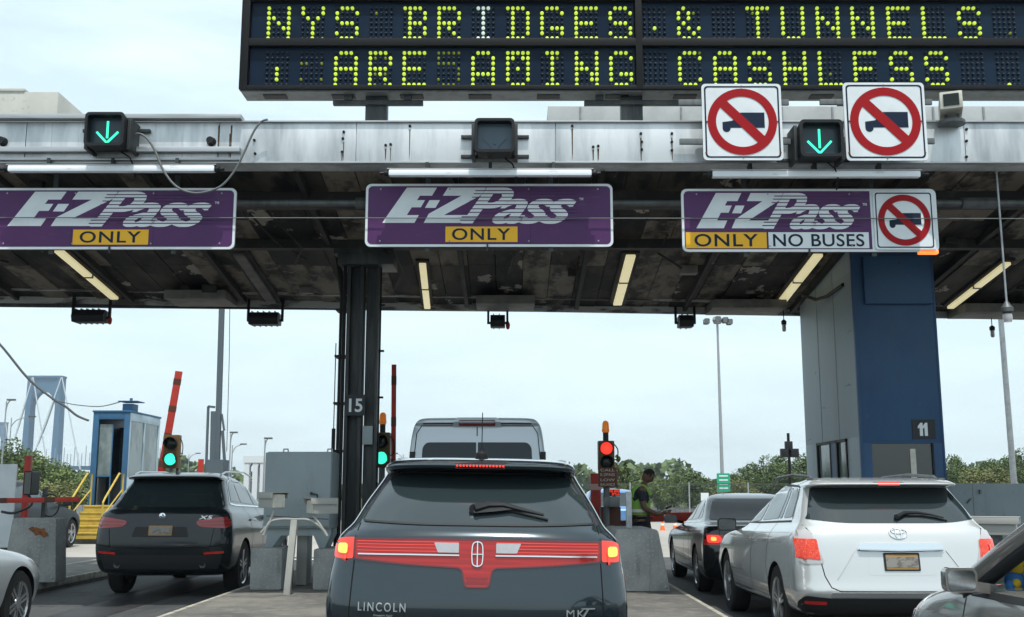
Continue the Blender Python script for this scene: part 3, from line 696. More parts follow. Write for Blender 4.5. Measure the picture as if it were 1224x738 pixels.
m1 = MB(); m1.box(a.x, b.x, -.22, -.2, a.z-.15, b.z-.15); m1.build('number_plate', M['numplate'], t)
text_fit('number', '15', a.x+.05, b.x-.04, a.z-.15+.05, b.z-.15-.06, -.221, M['signwhite'], t, bold=.02, th=.003)

# column 11: grey and blue toll booth rising to the canopy
bx0, bx1, by0, by1 = 5.10, 6.31, 16.0, 19.0
t = thing('toll_booth', 'tall toll booth column with grey left side and blue front numbered 11', 'toll booth', (bx0, by0, .15))
Wb, Db = bx1-bx0, by1-by0; Hb = 5.0
m1 = MB(); m1.box(.03, Wb-.03, 0.03, Db, 0, .95); m1.box(.03, Wb-.03, .03, Db, 2.12, cz(19)-.2); m1.build('core', M['darksteel'], t)
zw0, zw1 = .95, at(0, 530, 16).z-.15
m1 = MB()                                          # blue front with window opening
fx0, fx1 = at(1043, 550, 16).x-bx0, at(1117, 550, 16).x-bx0
m1.box(0, Wb, 0, .028, zw1, cz(16)-.02); m1.box(0, fx0, 0, .028, 0, zw1); m1.box(fx1, Wb, 0, .028, 0, zw1); m1.box(fx0, fx1, 0, .028, 0, zw0)
m1.box(-.01, .03, -.008, .05, 0, cz(16)-.02); m1.box(Wb-.02, Wb+.01, -.008, .05, 0, cz(16)-.02)
m1.build('front_panel', M['bluepaint'], t, bevel=.003)
m1 = MB()
sy = [0.03, .12, 1.35, 1.42, 2.1, Db]
def yside(u): return 16*((1026-612)/(u-612))-16
wy = [(yside(1011)-.0, yside(996)), ]
m1.box(-.002, .028, .052, Db, zw1+.1, cz(19)-.12); m1.prism([(.052, cz(19)-.12), (Db, cz(19)-.12), (.052, cz(16)-.05)], -.002, .028, 'x')
m1.box(-.002, .028, .052, .65, 0, zw1+.1); m1.box(-.002, .028, 2.3, Db, 0, zw1+.1); m1.box(-.002, .028, .65, 2.3, 0, .95)
m1.build('side_panel', M['boothside'], t, bevel=.003)
m1 = MB()
for z in (3.35, 1.6): pass
for y in (1.0, 1.95): m1.box(-.006, -.003, y, y+.012, zw1+.1, cz(18)-.1)
m1.build('panel_seam', M['steelgrey'], t)
m1 = MB(); m1.box(Wb-.028, Wb, .052, Db, 0, cz(19)-.12); m1.build('right_panel', M['bluepaint'], t)
m1 = MB(); m1.box(fx0, fx1, .06, .07, zw0, zw1); m1.build('front_window', M['glassdark'], t)
m1 = MB(); m1.box((fx0+fx1)/2+.12, (fx0+fx1)/2+.2, .045, .058, zw0, zw1-.08); m1.build('window_post', M['camhousing'], t)
m1 = MB(); m1.box(.015, .02, .65, 2.3, .95, zw1+.1); m1.build('side_window', M['glasspane'], t)
m1 = MB()
for y in (.65, 1.15, 1.5, 2.25): m1.box(-.02, .02, y, y+.05, .95, zw1+.1)
m1.box(-.02, .02, .65, 2.3, zw1+.06, zw1+.1); m1.build('window_frame', M['black'], t)
m1 = MB(); m1.box(-.012, .012, 1.2, 1.5, .95, zw1+.06); m1.build('blue_door', M['bluepaint'], t)
a, b = at(1091, 525, 16), at(1117, 502, 16)
m1 = MB(); m1.box(a.x-bx0, b.x-bx0, -.012, -.001, a.z-.15, b.z-.15); m1.build('number_plate', M['numplate'], t)
for nx in (0, .5):
    A0 = a.x-bx0+.075+(b.x-a.x)*.42*nx*1.0; z0_, z1_ = a.z-.15+.045, b.z-.15-.045
    m1 = MB(); m1.prism([(A0+.03, z0_), (A0+.075, z0_), (A0+.075, z1_), (A0+.045, z1_), (A0+.005, z1_-.05), (A0+.005, z1_-.085), (A0+.03, z1_-.07)], -.018, -.013, 'y'); m1.build('digit', M['signwhite'], t, smooth=0)
a, b = at(1035, 363, 15.9), at(1112, 306, 15.9)    # dark glass box above the front
m1 = MB(); m1.box(a.x-bx0, b.x-bx0, -.09, -.003, a.z-.15, b.z-.15); m1.build('upper_panel', M['bluepaint'], t, bevel=.01)
m1 = MB(); m1.tube([Vector((-.25, 1.9, cz(17.9)-.28)), Vector((-.1, 1.6, cz(17.9)-.42)), Vector((-.03, 1.2, cz(17.9)-.43)), Vector((-.02, .4, cz(17.9)-.40))], .03, 8); m1.build('side_cable', M['black'], t)
# grey panel wall right of it
a, b = at(1128, 578, 17.6), at(1300, 578, 17.6)
t = thing('equipment_wall', 'plain grey metal wall right of the booth numbered 11', 'wall', (a.x, 17.6, .15))
m1 = MB(); L = b.x-a.x; m1.box(0, L, 0, .5, 0, a.z-.15); m1.build('panel', M['cabinet'], t, bevel=.01)
m1 = MB()
for x in (.45, 1.6): m1.box(x, x+.008, -.003, 0, .02, a.z-.17)
m1.build('seam', M['steelgrey'], t); m1 = MB(); m1.tube([(.35, -.01, 1.15), (.38, -.04, 1.2), (.42, -.01, 1.22)], .012, 6); m1.box(.55, .58, -.04, 0, 1.3, 1.36); m1.build('latch', M['steelgrey'], t)

def seccam(name_label, u, v, y, rotz, L, s, m, tilt=0, stalk=None):
    L *= .85; s *= 1.28; p = at(u, v, y); t = thing('security_camera', name_label, 'camera', p, (R(tilt), 0, R(rotz)))
    m1 = MB(); m1.prism([(-s*.9, -s*.95), (s*.9, -s*.95), (s*.9, s*.6), (s*.6, s*.8), (-s*.6, s*.8), (-s*.9, s*.6)], 0, L, 'y'); m1.build('housing', M['camshell'], t, bevel=.008)
    m1 = MB(); m1.box(-s*1.15, s*1.15, -.05, L*.95, s*.86, s*.96); m1.box(-s*1.15, -s*1.08, -.05, L*.95, s*.2, s*.86); m1.box(s*1.08, s*1.15, -.05, L*.95, s*.2, s*.86); m1.build('sun_shield', M['camshell'], t, bevel=.003)
    m1 = MB(); m1.box(-s*.82, s*.82, -.012, -.001, -s*.88, s*.66); m1.build('window', M['camhousing'], t)
    return t, p

# ================================================================== vehicles
import numpy as np
def pchip(xs, ys, xq):
    xs = np.array(xs, float); ys = np.array(ys, float); h = np.diff(xs); d = np.diff(ys)/h; m = np.zeros(len(xs))
    for i in range(1, len(xs)-1):
        m[i] = 0 if d[i-1]*d[i] <= 0 else (h[i-1]+h[i]+h[i-1]+h[i])/((h[i-1]+2*h[i])/d[i]+(2*h[i-1]+h[i])/d[i-1]) if False else (2*d[i-1]*d[i]/(d[i-1]+d[i]) if d[i-1]*d[i] > 0 else 0)
    m[0] = d[0]; m[-1] = d[-1]; out_ = []
    for x in xq:
        i = min(max(int(np.searchsorted(xs, x, 'right'))-1, 0), len(xs)-2); t = (x-xs[i])/h[i]
        out_.append((2*t**3-3*t*t+1)*ys[i]+(t**3-2*t*t+t)*h[i]*m[i]+(-2*t**3+3*t*t)*ys[i+1]+(t**3-t*t)*h[i]*m[i+1])
    return out_
class Car:
    def __init__(s, name, label, cat, loc, yaw, paint, ctrl, L, rc=(.55, .30, 2.4), fc=(.6, .55, 2.3), wheels=None, wr=.37, roll=0, sub=5, bow=.0, group=None, zs=1.):
        """ctrl rows: zr, zf, yr, yf, wr, wf from the sill to the roof"""
        s.L = L; s.paint = paint; s.zs = zs
        ctrl = [(c_[0]*zs, c_[1]*zs)+tuple(c_[2:]) for c_ in ctrl]
        s.root = thing(name, label, cat, loc, (0, R(roll), R(yaw)), group)
        K = len(ctrl); ks = list(range(K)); q = [i/sub for i in range((K-1)*sub+1)]
        ch = [pchip(ks, [c[j] for c in ctrl], q) for j in range(6)]
        bm = bmesh.new(); rings = []
        for zr, zf, yr, yf, wr_, wf_ in zip(*ch):
            half = []; fr = min(1, (yf-yr)/2.0)
            rx, ry, n = rc[0]*wr_, min(rc[1]*fr, (yf-yr)*.3), rc[2]; fx, fy, fn = fc[0]*wf_, min(fc[1]*fr, (yf-yr)*.3), fc[2]
            for k in range(5): x = (wr_-rx)*k/5; half.append((x, yr+bow*(x/wr_)**2*fr))
            for k in range(11):
                a = R(90*k/10); x = wr_-rx+rx*math.sin(a)**(2/n); y = yr+ry*(1-max(math.cos(a), 0)**(2/n)); half.append((x, y+bow*(min(x, wr_)/wr_)**2*fr*max(math.cos(a), 0)))
            ya, yb = yr+ry, yf-fy
            for k in range(1, 30): t = k/30; half.append((wr_+(wf_-wr_)*(t*t*(3-2*t)), ya+(yb-ya)*t))
            for k in range(11):
                a = R(90*k/10); half.append((wf_-fx+fx*max(math.cos(a), 0)**(2/fn), yb+fy*math.sin(a)**(2/fn)))
            for k in range(1, 6): half.append(((wf_-fx)*(1-k/5), yf))
            pts = half+[(-x, y) for x, y in half[-2:0:-1]]
            rings.append([bm.verts.new((x, y, zr+(zf-zr)*max(0, min(1, (y-yr)/(yf-yr))))) for x, y in pts])
        n = len(rings[0])
        for a, b in zip(rings[:-1], rings[1:]):
            for k in range(n): bm.faces.new((a[k], a[(k+1) % n], b[(k+1) % n], b[k]))
        for rg, up in ((rings[0], -1), (rings[-1], 1)):
            # close with strips between the mirrored halves
            h = n//2
            for k in range(h):
                i, j = k, (n-k) % n; i2, j2 = k+1, (n-k-1) % n
                vs = []
                for v in (rg[i], rg[i2], rg[j2], rg[j]):
                    if v not in vs: vs.append(v)
                if len(vs) >= 3: bm.faces.new(vs)
        bmesh.ops.recalc_face_normals(bm, faces=bm.faces)
        me = bpy.data.meshes.new('body'); bm.to_mesh(me); s.bvh = BVHTree.FromBMesh(bm); bm.free()
        me.materials.append(paint); me.materials.append(M['gap'])
        o = bpy.data.objects.new('body', me); put(o, s.root); s.body = o
        s.wx = wheels
        if wheels:
            for (wy, hw, r) in wheels:
                for sx in (-1, 1):
                    c = MB(); c.lathe([(.0005, 0), (r, 0), (r, .62), (.0005, .62)], (sx*(hw+.3) if sx < 0 else hw+.3-.62, wy, wr), 'x', 40)
                    c.m = [0]*len(c.f); cu = c.build('cut', M['gap'], s.root, smooth=0)
                    cu.data.materials.clear(); cu.data.materials.append(paint); cu.data.materials.append(M['gap'])
                    for p in cu.data.polygons: p.material_index = 1
                    md = o.modifiers.new('b', 'BOOLEAN'); md.object = cu; md.operation = 'DIFFERENCE'; md.solver = 'EXACT'
                    dg = bpy.context.evaluated_depsgraph_get(); dg.update()
                    nm = bpy.data.meshes.new_from_object(o.evaluated_get(dg)); o.modifiers.clear(); o.data = nm; bpy.data.objects.remove(cu)
        o.data.name = 'body'
        o.data.polygons.foreach_set('use_smooth', [True]*len(o.data.polygons)); o.data.set_sharp_from_angle(angle=R(38))
    AX = {'R': (Vector((0, 1, 0)), lambda a, b: Vector((a, -3, b))), 'F': (Vector((0, -1, 0)), lambda a, b: Vector((a, 12, b))), 'r': (Vector((-1, 0, 0)), lambda a, b: Vector((3, a, b))),
          'l': (Vector((1, 0, 0)), lambda a, b: Vector((-3, a, b))), 'T': (Vector((0, 0, -1)), lambda a, b: Vector((a, b, 4)))}
    def hit(s, ax, a, b, off):
        d, f = s.AX[ax]; o = f(a, b*s.zs if ax != 'T' else b); h = s.bvh.ray_cast(o, d)
        if h[0] is None:
            h = s.bvh.find_nearest(o+d*3); p = h[0]; return p-d*off*2, -d
        n = h[1] if h[1].dot(d) < 0 else -h[1]
        # limit the offset along grazing normals
        return h[0]+n*off, n
    def patch(s, name, poly, ax, m, off=.004, step=.05, th=.012, parent=None, lift=None, smooth=True):
        bm = bmesh.new(); vs = [bm.verts.new((p[0], p[1], 0)) for p in poly]; bm.faces.new(vs)
        for j in (0, 1):
            lo = min(p[j] for p in poly); hi = max(p[j] for p in poly); k = lo+step
            while k < hi-1e-4:
                bmesh.ops.bisect_plane(bm, geom=bm.verts[:]+bm.edges[:]+bm.faces[:], plane_co=(k, 0, 0) if j == 0 else (0, k, 0), plane_no=(1, 0, 0) if j == 0 else (0, 1, 0)); k += step
        d, _ = s.AX[ax]; nrm = {}
        for v in bm.verts:
            p, n = s.hit(ax, v.co.x, v.co.y, off+(lift(v.co.x, v.co.y) if lift else 0)); nrm[v] = (p, n)
        for v, (p, n) in nrm.items(): v.co = p
        be = [e for e in bm.edges if len(e.link_faces) == 1]
        g = bmesh.ops.extrude_edge_only(bm, edges=be)['geom']; nv = [x for x in g if isinstance(x, bmesh.types.BMVert)]
        for v in nv: v.co += d*th*.7
        bmesh.ops.recalc_face_normals(bm, faces=bm.faces)
        # outward check
        fs = [f for f in bm.faces if all(len(e.link_faces) == 2 for e in f.edges)]
        if fs and sum(f.normal.dot(d)*f.calc_area() for f in fs) > 0: bmesh.ops.reverse_faces(bm, faces=bm.faces)
        me = bpy.data.meshes.new(name); bm.to_mesh(me); bm.free(); me.materials.append(m)
        if smooth: me.polygons.foreach_set('use_smooth', [True]*len(me.polygons)); me.set_sharp_from_angle(angle=R(40))
        return put(bpy.data.objects.new(name, me), parent or s.root)
    def line(s, name, pts, ax, w, m, off=.002, step=.03, h=.0, parent=None, mb=None):
        """a thin band along a polyline laid on the body; h>0 gives it a raised round section"""
        P = []
        for i in range(len(pts)-1):
            a, b = Vector(pts[i]), Vector(pts[i+1]); n = max(1, int((b-a).length/step))
            for k in range(n): P.append(a.lerp(b, k/n))
        P.append(Vector(pts[-1])); vs = []; fs = []; own = mb is None; mb = mb or MB()
        for i, p in enumerate(P):
            t = (P[min(i+1, len(P)-1)]-P[max(i-1, 0)]).normalized(); nn = Vector((-t.y, t.x))*w/2
            row = [(-1, 0), (-.6, h), (.6, h), (1, 0)] if h else [(-1, 0), (1, 0)]
            for q, hh in row:
                c = p+nn*q; vs.append(s.hit(ax, c.x, c.y, off+hh)[0])
        r = len(row)
        for i in range(len(P)-1):
            for k in range(r-1): fs.append((i*r+k, i*r+k+1, (i+1)*r+k+1, (i+1)*r+k))
        mb.add(vs, fs)
        if own: return mb.build(name, m, parent or s.root)
    def text(s, name, txt, x0, x1, z0, z1, m, ax='R', bold=.0, th=.012, shear=0, spacing=1.1, parent=None):
        me = text_mesh(txt, 1, bold, shear, spacing, .5); xs = [v.co.x for v in me.vertices]; ys = [v.co.y for v in me.vertices]
        a0, a1, b0, b1 = min(xs), max(xs), min(ys), max(ys)
        for v in me.vertices:
            X, Y, Z = v.co; x = x0+(X-a0)/(a1-a0)*(x1-x0); z = z0+(Y-b0)/(b1-b0)*(z1-z0); v.co = s.hit(ax, x, z, .002+th*(Z+.5))[0]
        me.materials.clear(); me.materials.append(m); me.name = name
        return put(bpy.data.objects.new(name, me), parent or s.root)
    def wheels(s, rimmat, spokes=5, tw=.22):
        for (wy, hw, r) in s.wx:
            R_ = r-.035 if r > .36 else r-.03
            for sx in (-1, 1):
                m1 = MB(); x0 = hw-.02
                prof = [(R_*.66, 0), (R_*.93, .0), (R_, -.03), (R_, -tw+.03), (R_*.93, -tw), (R_*.66, -tw)]
                n = 40; vs = []; fs = []
                for (rr, h) in prof:
                    for k in range(n): a = 2*math.pi*k/n; vs.append((sx*(x0+h), wy+rr*math.cos(a), R_+rr*math.sin(a)))
                for i in range(len(prof)):
                    j = (i+1) % len(prof)
                    for k in range(n): fs.append((i*n+k, i*n+(k+1) % n, j*n+(k+1) % n, j*n+k))
                m1.add(vs, fs); wo = m1.build('wheel', M['rubber'], s.root)
                m2 = MB(); ri = R_*.66
                for (ra, rb, h0, h1) in ((ri*.93, ri*1.0, -.012, -.09),):
                    vs = []; fs = []
                    for (rr, h) in ((rb, .004), (ra, -.01), (ra*.97, -.1)):
                        for k in range(n): a = 2*math.pi*k/n; vs.append((sx*(x0+h), wy+rr*math.cos(a), R_+rr*math.sin(a)))
                    for i in range(2):
                        for k in range(n): fs.append((i*n+k, i*n+(k+1) % n, (i+1)*n+(k+1) % n, (i+1)*n+k))
                    m2.add(vs, fs)
                for k in range(spokes):
                    for dq in (-.13, .13):
                        a = 2*math.pi*k/spokes+.3; c0 = Vector((sx*(x0-.025), wy+.05*math.cos(a+dq*3), R_+.05*math.sin(a+dq*3))); c1 = Vector((sx*(x0-.02), wy+ri*.96*math.cos(a+dq), R_+ri*.96*math.sin(a+dq)))
                        m2.beam(c0, c1, .028, .03, up=(1, 0, 0))
                m2.lathe([(.001, 0), (.055, .0), (.06, .03)], (sx*(x0-.0) - (.03 if sx > 0 else 0), wy, R_), 'x', 16)
                m2.build('rim', rimmat, wo)
                m3 = MB(); m3.lathe([(.001, 0), (ri*.95, 0), (ri*.95, .02), (.001, .02)], (sx*(x0-.11), wy, R_), 'x', 24); m3.build('brake_disc', M['rimdark'], wo)
def mirror(car, x, y, z, m, w=.22, h=.15, d=.1, gm=None):
    sx = 1 if x > 0 else -1
    m1 = MB(); pl = rrect(-w/2, w/2, -h/2, h/2, .03); n = len(pl)
    vs = [(x+p[0], y, z+p[1]) for p in pl]+[(x+p[0], y+d*.5, z+p[1]) for p in pl]+[(x+p[0]*.6-sx*.02, y+d, z+p[1]*.6) for p in pl]
    fs = [tuple(range(n))]+[(k, (k+1) % n, (k+1) % n+n, k+n) for k in range(n)]+[(k+n, (k+1) % n+n, (k+1) % n+2*n, k+2*n) for k in range(n)]+[tuple(range(2*n, 3*n))]
    m1.add(vs, fs); m1.beam((x-sx*w*.3, y+d*.5, z-h*.25), (x-sx*(w*.5+.12), y+d*.5+.04, z-h*.45), .05, .05)
    o = m1.build('wing_mirror', m, car.root, smooth=50)
    m2 = MB(); q = rrect(-w/2+.012, w/2-.012, -h/2+.012, h/2-.012, .022); m2.add([(x+p[0], y-.003, z+p[1]) for p in q], [tuple(range(len(q)))]); m2.build('mirror_glass', gm or M['glassdark'], o, smooth=0)
def mir(poly): return [(-a, b) for a, b in poly][::-1]

# ------------------------------------------------------------------ 1: dark crossover ahead
D0 = 7.0; YAW = .7
L = 5.25
c = Car('crossover_car', 'dark grey crossover ahead with full-width red tail light bar, brake lights lit', 'car', (-.235, D0, 0), YAW, M['lincoln'], [
 (.26, .24, .22, L-.2, .80, .80), (.31, .28, .10, L-.06, .92, .92), (.50, .45, .03, L-.01, .975, .95), (.72, .62, .0, L, .98, .955), (.90, .75, .025, L-.03, .968, .94), (1.00, .84, .045, L-.10, .952, .92),
 (1.155, .95, .06, L-.5, .925, .90), (1.20, 1.03, .085, L-1.1, .895, .87), (1.255, 1.10, .15, L-1.45, .845, .83), (1.40, 1.28, .34, L-1.85, .775, .73), (1.54, 1.44, .56, L-2.2, .70, .66),
 (1.595, 1.50, .64, L-2.35, .675, .64), (1.612, 1.52, .43, L-2.4, .665, .63), (1.635, 1.55, .40, L-2.45, .66, .61), (1.672, 1.60, .50, L-2.6, .63, .56), (1.70, 1.645, .85, L-2.9, .54, .46), (1.712, 1.67, 1.3, L-3.1, .36, .3), (1.715, 1.68, 1.7, L-3.2, .12, .12)], L,
 rc=(.62, .30, 2.3), wheels=[(1.12, .97, .40), (4.2, .96, .40)], wr=.37, roll=.9, bow=.05)
lin = c; X = lambda u: (u-575)/186.
def Z(v): return 1.45-math.tan(math.atan((v-369)/1300)-PITCH)*7.02
gl = rpoly([(-.765, 1.262), (-.70, 1.42), (-.605, 1.585), (.605, 1.585), (.70, 1.42), (.765, 1.262), (.4, 1.248), (-.4, 1.248)], [.03, .3, .03, .03, .3, .03, .2, .2])
g = c.patch('rear_window', gl, 'R', M['carglass'], .004)
c.line('window_seal', gl+[gl[0]], 'R', .012, M['trimdark'], .005, parent=g)
# side glass
for ax in 'rl':
    sg = rpoly([(.95, 1.30), (1.25, 1.50), (1.9, 1.60), (2.9, 1.585), (3.3, 1.42), (3.55, 1.22), (2.5, 1.235), (1.2, 1.26)], .06)
    c.patch('side_window', sg, ax, M['carglass'], .004); c.line('window_trim', [(1.0, 1.275), (1.9, 1.24), (2.7, 1.22), (3.6, 1.20)], ax, .018, M['chrome'], .006)
    for y in (1.75, 2.85): c.line('door_gap', [(y, .42), (y, 1.2)], ax, .008, M['gap'])
# lamps
ol = rpoly([(-.955, 1.045), (-.965, 1.075), (-.905, 1.152), (-.795, 1.160), (-.795, 1.028), (-.90, 1.022)], [.03, .02, .05, .01, .01, .05])
for pl in (ol, mir(ol)):
    t_ = c.patch('tail_light', pl, 'R', M['lampbrake'], .006, .03)
    sgn = -1 if pl is ol else 1
    c.patch('lamp_core', rpoly([(sgn*.90, 1.06), (sgn*.90, 1.118), (sgn*.835, 1.122), (sgn*.835, 1.055)][::sgn], .02), 'R', M['lamphot'], .0115, .02, parent=t_)
bar = rpoly([(-.787, 1.150), (-.787, 1.030), (-.45, 1.000), (-.12, .985), (-.095, .97), (-.073, .868), (.073, .868), (.095, .97), (.12, .985), (.45, 1.000), (.787, 1.030), (.787, 1.150), (.4, 1.158), (-.4, 1.158)], [.01, .02, .2, .03, .02, .02, .02, .02, .03, .2, .02, .01, .3, .3])
bo = c.patch('light_bar', bar, 'R', M['lampred'], .006, .03)
c.line('bar_edge', bar+[bar[0]], 'R', .010, M['lampreddark'], .0075, parent=bo)
m1 = MB()
for z in (1.085, 1.105, 1.125, 1.142):
    for sx in (-1, 1): c.line('', [(sx*.12, z), (sx*.77, z-.004)], 'R', .004, None, .0085, mb=m1)
m1.build('bar_ribs', M['lampbrake'], bo)
m1 = MB()
for sx in (-1, 1): c.line('', [(sx*.115, 1.062), (sx*.45, 1.062), (sx*.76, 1.058)], 'R', .014, None, .009, h=.006, mb=m1)
m1.build('chrome_strip', M['chrome'], bo)
for sx in (-1, 1):
    pl = [(sx*.118, 1.078), (sx*.118, 1.138), (sx*.275, 1.138), (sx*.25, 1.078)][::sx]
    c.patch('reversing_light', rpoly(pl, .006), 'R', M['lampwhite'], .0095, .03, parent=bo)
m1 = MB()
for k in range(9): c.line('', [(-.07, .885+k*.005), (.07, .885+k*.005)], 'R', .002, None, .0085, mb=m1)
m1.build('lens_lines', M['lampreddark'], bo)
m1 = MB(); em = rpoly([(-.03, .995), (-.036, 1.07), (-.03, 1.145), (.03, 1.145), (.036, 1.07), (.03, .995)], .03)
c.line('', em+[em[0]], 'R', .011, None, .010, h=.008, mb=m1); c.line('', [(0, .99), (0, 1.15)], 'R', .011, None, .010, h=.008, mb=m1); c.line('', [(-.036, 1.07), (.036, 1.07)], 'R', .009, None, .010, h=.006, mb=m1)
m1.build('emblem', M['chrome'], bo)
c.text('badge_lettering', 'LINCOLN', X(437), X(493), Z(733), Z(722.5), M['chromedull'], bold=.0, th=.007, spacing=1.35)
c.text('badge_lettering', 'MK', X(680), X(701), Z(736.5), Z(728), M['chromedull'], bold=.0, th=.007, spacing=1.25)
c.text('badge_lettering', 'T', X(697), X(714), Z(737), Z(726), M['chromedull'], bold=.0, th=.007, shear=.35)
c.text('small_lettering', 'Freeport Auto', X(456), X(478), Z(739.5), Z(736.5), M['chromedull'], bold=.0, spacing=1.)
# gaps of the tailgate
m1 = MB()
for sx in (-1, 1): c.line('', [(sx*.79, .30), (sx*.805, .7), (sx*.79, 1.02)], 'R', .007, None, .0015, mb=m1); c.line('', [(sx*.79, 1.165), (sx*.775, 1.25)], 'R', .007, None, .0015, mb=m1)
m1.build('tailgate_gap', M['gap'], c.root)
bl_ = c.patch('high_brake_light', rpoly([(-.17, 1.617), (-.17, 1.650), (.17, 1.650), (.17, 1.617)], .008), 'R', M['lampreddark'], .004, .03)
m1 = MB()
for k in range(15): 
    p = lin.hit('R', -.155+k*.0222, 1.634, .007)[0]; m1.lathe([(.0075, 0), (.006, .004), (.001, .005)][::-1], p-Vector((0, .004, 0)), 'y', 10)
m1.build('diodes', M['lensred'], bl_)
def wiper(c, pts, w, mname='wiper', tipw=.03, hub=None):
    m1 = MB(); P = [c.hit('R', a, b, .03)[0] for a, b in pts]
    n = len(P); m1.tube(P, [w*(1-.75*i/(n-1)) for i in range(n)], 8)
    m1.lathe([(.001, -.012), (w*.9, -.012), (w*1.0, .02)], P[0], 'y', 14); o = m1.build('wiper', M['blackplastic'], c.root)
    m2 = MB(); Q = [c.hit('R', a+.03, b-.016, .012)[0] for a, b in pts[1:]]; m2.tube(Q, .008, 6); m2.build('wiper_blade', M['rubber'], o)
wiper(c, [(-.03, 1.325), (.06, 1.350), (.16, 1.352), (.28, 1.325), (.42, 1.295)], .035)
c.patch('wiper_cover', rpoly([(-.035, 1.30), (-.035, 1.36), (.10, 1.372), (.22, 1.352), (.24, 1.33), (.1, 1.312)], .015), 'R', M['blackplastic'], .03, .04, th=.03)
m1 = MB(); p = c.hit('T', -.0, .95, 0)[0]; m1.lathe([(.05, 0), (.045, .03), (.02, .05), (.012, .08)], p, n=14); m1.tube([p+Vector((0, 0, .07)), p+Vector((0, .04, .33))], .004, 6); m1.build('aerial', M['black'], c.root)
m1 = MB()
for sx in (-1, 1): m1.tube([(sx*.61, 1.1, 1.688), (sx*.61, 1.5, 1.705), (sx*.58, 2.3, 1.71)], .012, 8)
m1.build('roof_rail', M['chromedull'], c.root)
for sx in (-1, 1): mirror(c, sx*1.03, 3.35, 1.10, M['lincoln'])
c.line('bumper_gap', [(-.9, .62), (-.6, .60), (.6, .60), (.9, .62)], 'R', .008, M['gap'])
m1 = MB(); m1.box(-.15, .15, -.005, .004, .40, .55); m1.build('licence_plate', M['plateorange'], c.root)
c.patch('bumper_insert', rrect(-.7, .7, .30, .38, .03), 'R', M['trimdark'], .004)
c.wheels(M['rim'])

# ------------------------------------------------------------------ 2: dark SUV on the left
p0 = gr(126, 707); p1 = gr(283, 707); 
def bmw_pos(): return (-5.18, 16.75, 0)
L = 4.9
c = Car('suv_car', 'black SUV with roof rails in the left lane, beside the grey cabinet', 'car', (-4.95, 15.6, 0), .5, M['bmw'], [
 (.30, .28, .25, L-.2, .78, .78), (.36, .33, .10, L-.06, .90, .90), (.52, .48, .03, L-.01, .955, .94), (.72, .65, .0, L, .97, .95), (.92, .80, .02, L-.03, .965, .95), (1.06, .92, .05, L-.15, .945, .92),
 (1.17, 1.04, .09, L-.8, .915, .89), (1.22, 1.10, .13, L-1.15, .875, .86), (1.27, 1.14, .20, L-1.35, .835, .83), (1.42, 1.32, .34, L-1.75, .77, .74), (1.58, 1.50, .50, L-2.15, .70, .67),
 (1.65, 1.56, .58, L-2.3, .675, .64), (1.662, 1.58, .38, L-2.35, .67, .63), (1.685, 1.60, .34, L-2.4, .67, .62), (1.72, 1.65, .45, L-2.55, .63, .57), (1.752, 1.70, .8, L-2.8, .55, .47), (1.765, 1.73, 1.2, L-3.0, .36, .3), (1.77, 1.74, 1.6, L-3.1, .12, .12)], L,
 rc=(.5, .26, 2.5), wheels=[(1.05, .97, .42), (3.98, .96, .42)], wr=.38, bow=.04)
bmw = c
g = c.patch('rear_window', rpoly([(-.80, 1.255), (-.715, 1.44), (-.61, 1.635), (.61, 1.635), (.715, 1.44), (.80, 1.255)], [.03, .3, .03, .03, .3, .03]), 'R', M['carglass'], .004)
for ax in 'rl':
    wins = [rpoly([(.72, 1.34), (.95, 1.60), (1.32, 1.655), (1.30, 1.31)], .04), rpoly([(1.37, 1.31), (1.39, 1.66), (2.15, 1.685), (2.22, 1.27)], .04), rpoly([(2.30, 1.265), (2.23, 1.685), (2.65, 1.64), (3.35, 1.24)], .04)]
    for w_ in wins: c.patch('side_window', w_, ax, M['carglassclear'], .004)
    c.line('window_trim', [(.62, 1.30), (.95, 1.275), (2.2, 1.245), (3.45, 1.205)], ax, .022, M['chrome'], .006)
    c.line('window_trim', [(.62, 1.32), (.92, 1.62), (1.4, 1.69), (2.2, 1.715), (2.7, 1.665), (3.45, 1.22)], ax, .018, M['chromedull'], .006)
    m1 = MB()
    for ln in ([(1.42, .45), (1.55, .8), (1.38, 1.25)], [(2.28, .42), (2.28, 1.23)], [(3.45, .45), (3.48, 1.15)]): c.line('', ln, ax, .01, None, .002, mb=m1)
    m1.build('door_gap', M['gap'], c.root)
    m1 = MB()
    for y in (1.5, 2.4): c.line('', [(y, 1.05), (y+.2, 1.045)], ax, .03, None, .02, h=.02, mb=m1)
    m1.build('door_handle', M['chromedull'], c.root)
    c.line('sill_trim', [(1.5, .40), (3.5, .40)], ax, .07, M['trimdark'], .006)
tl = rpoly([(-.965, 1.02), (-.955, 1.115), (-.82, 1.12), (-.50, 1.07), (-.49, 1.03), (-.55, .985), (-.90, .96)], [.02, .02, .1, .02, .02, .05, .05])
for pl in (tl, mir(tl)):
    t_ = c.patch('tail_light', pl, 'R', mat('lampdim', (.22, .012, .012), .12, coat=1, emit=(1, .03, .02), es=.03) if 'lampdim' not in M else M['lampdim'], .006, .04); s_ = -1 if pl is tl else 1
    m1 = MB(); c.line('', [(s_*.52, 1.045), (s_*.93, 1.065)], 'R', .012, None, .009, mb=m1); c.line('', [(s_*.56, 1.005), (s_*.93, 1.01)], 'R', .012, None, .009, mb=m1); m1.build('lamp_ribs', M['lampreddark'], t_)
m1 = MB(); c.line('', [(-.62, .70), (.62, .70)], 'R', .008, None, .002, mb=m1); c.line('', [(-.70, .70), (-.74, .96)], 'R', .008, None, .002, mb=m1); c.line('', [(.70, .70), (.74, .96)], 'R', .008, None, .002, mb=m1)
